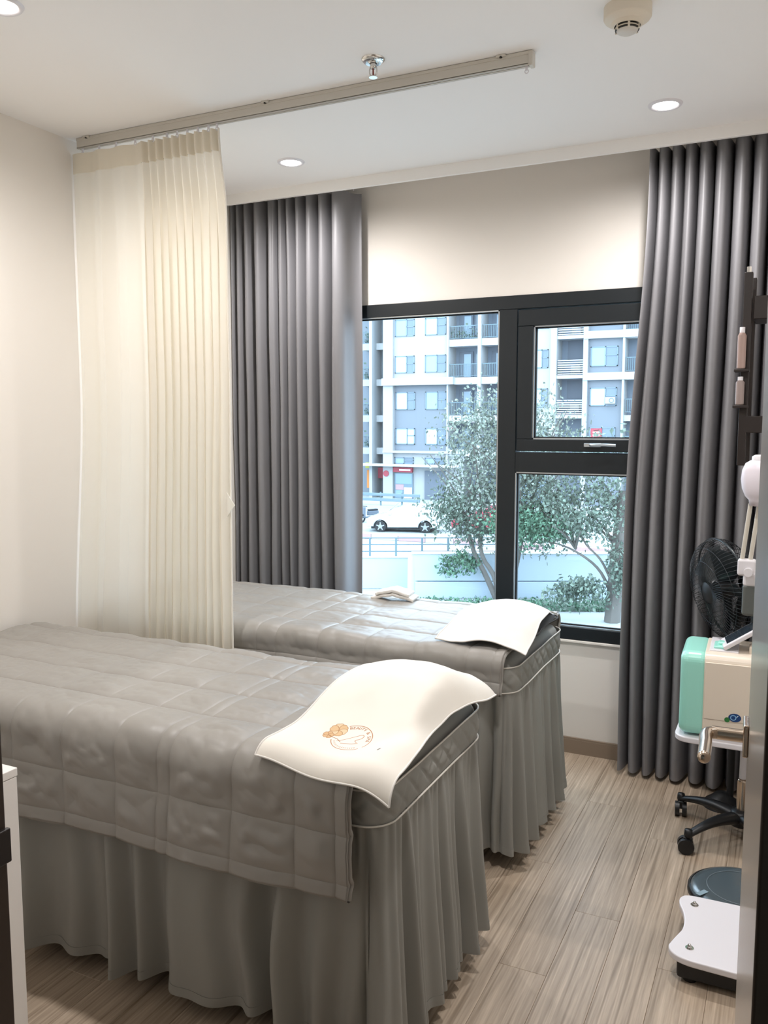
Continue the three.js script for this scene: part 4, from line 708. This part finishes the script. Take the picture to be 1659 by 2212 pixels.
tree('feathery grey-green tree in front of the window mullion', [-9.2, GY, -28.1], [[[[0.15, 0, 0], [-0.3, 0.9, 0], [-0.85, 2.0, 0.05], [-1.1, 3.2, 0]], 0.12, 0.06], [[[0.2, 0, 0.05], [0.0, 1.0, 0.1], [-0.45, 1.7, 0.1], [-0.5, 3.6, 0.2]], 0.11, 0.05], [[[0.25, 0, 0], [0.35, 1.3, 0], [0.25, 2.6, -0.1], [0.5, 4.6, 0]], 0.11, 0.05], [[[0.4, 0, 0.1], [0.75, 1.2, 0.1], [1.1, 2.8, 0.2], [1.5, 4.6, 0.1]], 0.09, 0.04]], fork(5, [[-1.1, 3.0, 0], [-0.5, 3.5, 0.2], [0.5, 4.4, 0], [1.5, 4.4, 0.1], [0.2, 2.6, 0], [1.0, 2.7, 0.2]], 26, 1.8, 2.2, 0.04), [
  { n: 6500, c: [0.4, 5.35, 0], rad: [2.5, 2.15, 1.6], size: 0.135, m: X.leafPale }, { n: 2600, c: [-0.9, 3.2, 0.3], rad: [1.5, 1.2, 1.0], size: 0.13, m: X.leaf }, { n: 2600, c: [1.6, 3.3, 0.2], rad: [1.5, 1.3, 1.1], size: 0.135, m: X.leaf }, { n: 500, c: [-1.2, 1.35, 0.3], rad: [0.75, 0.4, 0.5], size: 0.15, m: X.leafGreen }], 41, X.leafPale);
tree('broad green tree with a stout leaning trunk in the lower right pane', [-4.95, GY, -27.1], [[[[0, 0, 0], [0.05, 1.0, 0], [0.1, 2.2, 0.05], [0.25, 4.2, 0]], 0.26, 0.16], [[[0, 0.8, 0], [-0.5, 1.7, 0], [-1.4, 2.3, 0.1], [-2.2, 2.5, 0.1]], 0.06, 0.02], [[[0, 1.2, 0], [-0.4, 2.0, 0.1], [-0.9, 2.5, 0.1], [-1.1, 3.0, 0.1]], 0.05, 0.02]], fork(9, [[0.1, 2.4, 0], [0.2, 3.4, 0], [-1.2, 2.3, 0.1]], 16, 1.6, 1.3, 0.045), [
  { n: 2400, c: [-2.6, 3.05, 0.2], rad: [1.5, 0.75, 0.9], size: 0.13, m: X.leafGreen }, { n: 2400, c: [-0.7, 3.6, 0.2], rad: [1.6, 1.0, 1.1], size: 0.135, m: X.leaf }, { n: 900, c: [-1.2, 1.0, 0.3], rad: [1.2, 0.55, 0.7], size: 0.15, m: X.leaf }, { n: 1100, c: [0.4, 5.2, 0], rad: [2.0, 1.2, 1.2], size: 0.17, m: X.leaf }, { n: 500, c: [0.3, 1.6, 0.3], rad: [0.5, 0.9, 0.5], size: 0.14, m: X.leaf }], 57, X.leaf);
{
  const t = thing('hedge', 'low green hedge below the window along the ramp wall', 'hedge', [-9.8, GY, -26.9], 0.43), r = rng(77);
  const im = new THREE.InstancedMesh(leafGeo, X.leafGreen, 2600), d = new THREE.Object3D(), col = new THREE.Color(); im.name = 'foliage'; im.userData.kind = 'stuff';
  for (let k = 0; k < 2600; k++) { const x = -2.2 + 9.5 * r(), h = 0.32 + 0.14 * noise(x * 1.3, 4); d.position.set(x, r() * h, (r() - 0.5) * 0.9); d.rotation.set(r() * 6.28, r() * 6.28, r() * 6.28); d.scale.setScalar(0.1 + 0.08 * r()); d.updateMatrix(); im.setMatrixAt(k, d.matrix); im.setColorAt(k, col.setScalar(0.75 + 0.5 * r())); }
  t.add(im); mesh('stems', [rbox(-2.2, 7.2, 0, 0.16, -0.35, 0.35, 0.05)], X.leaf, t);
}
renderer.render(scene, camera);
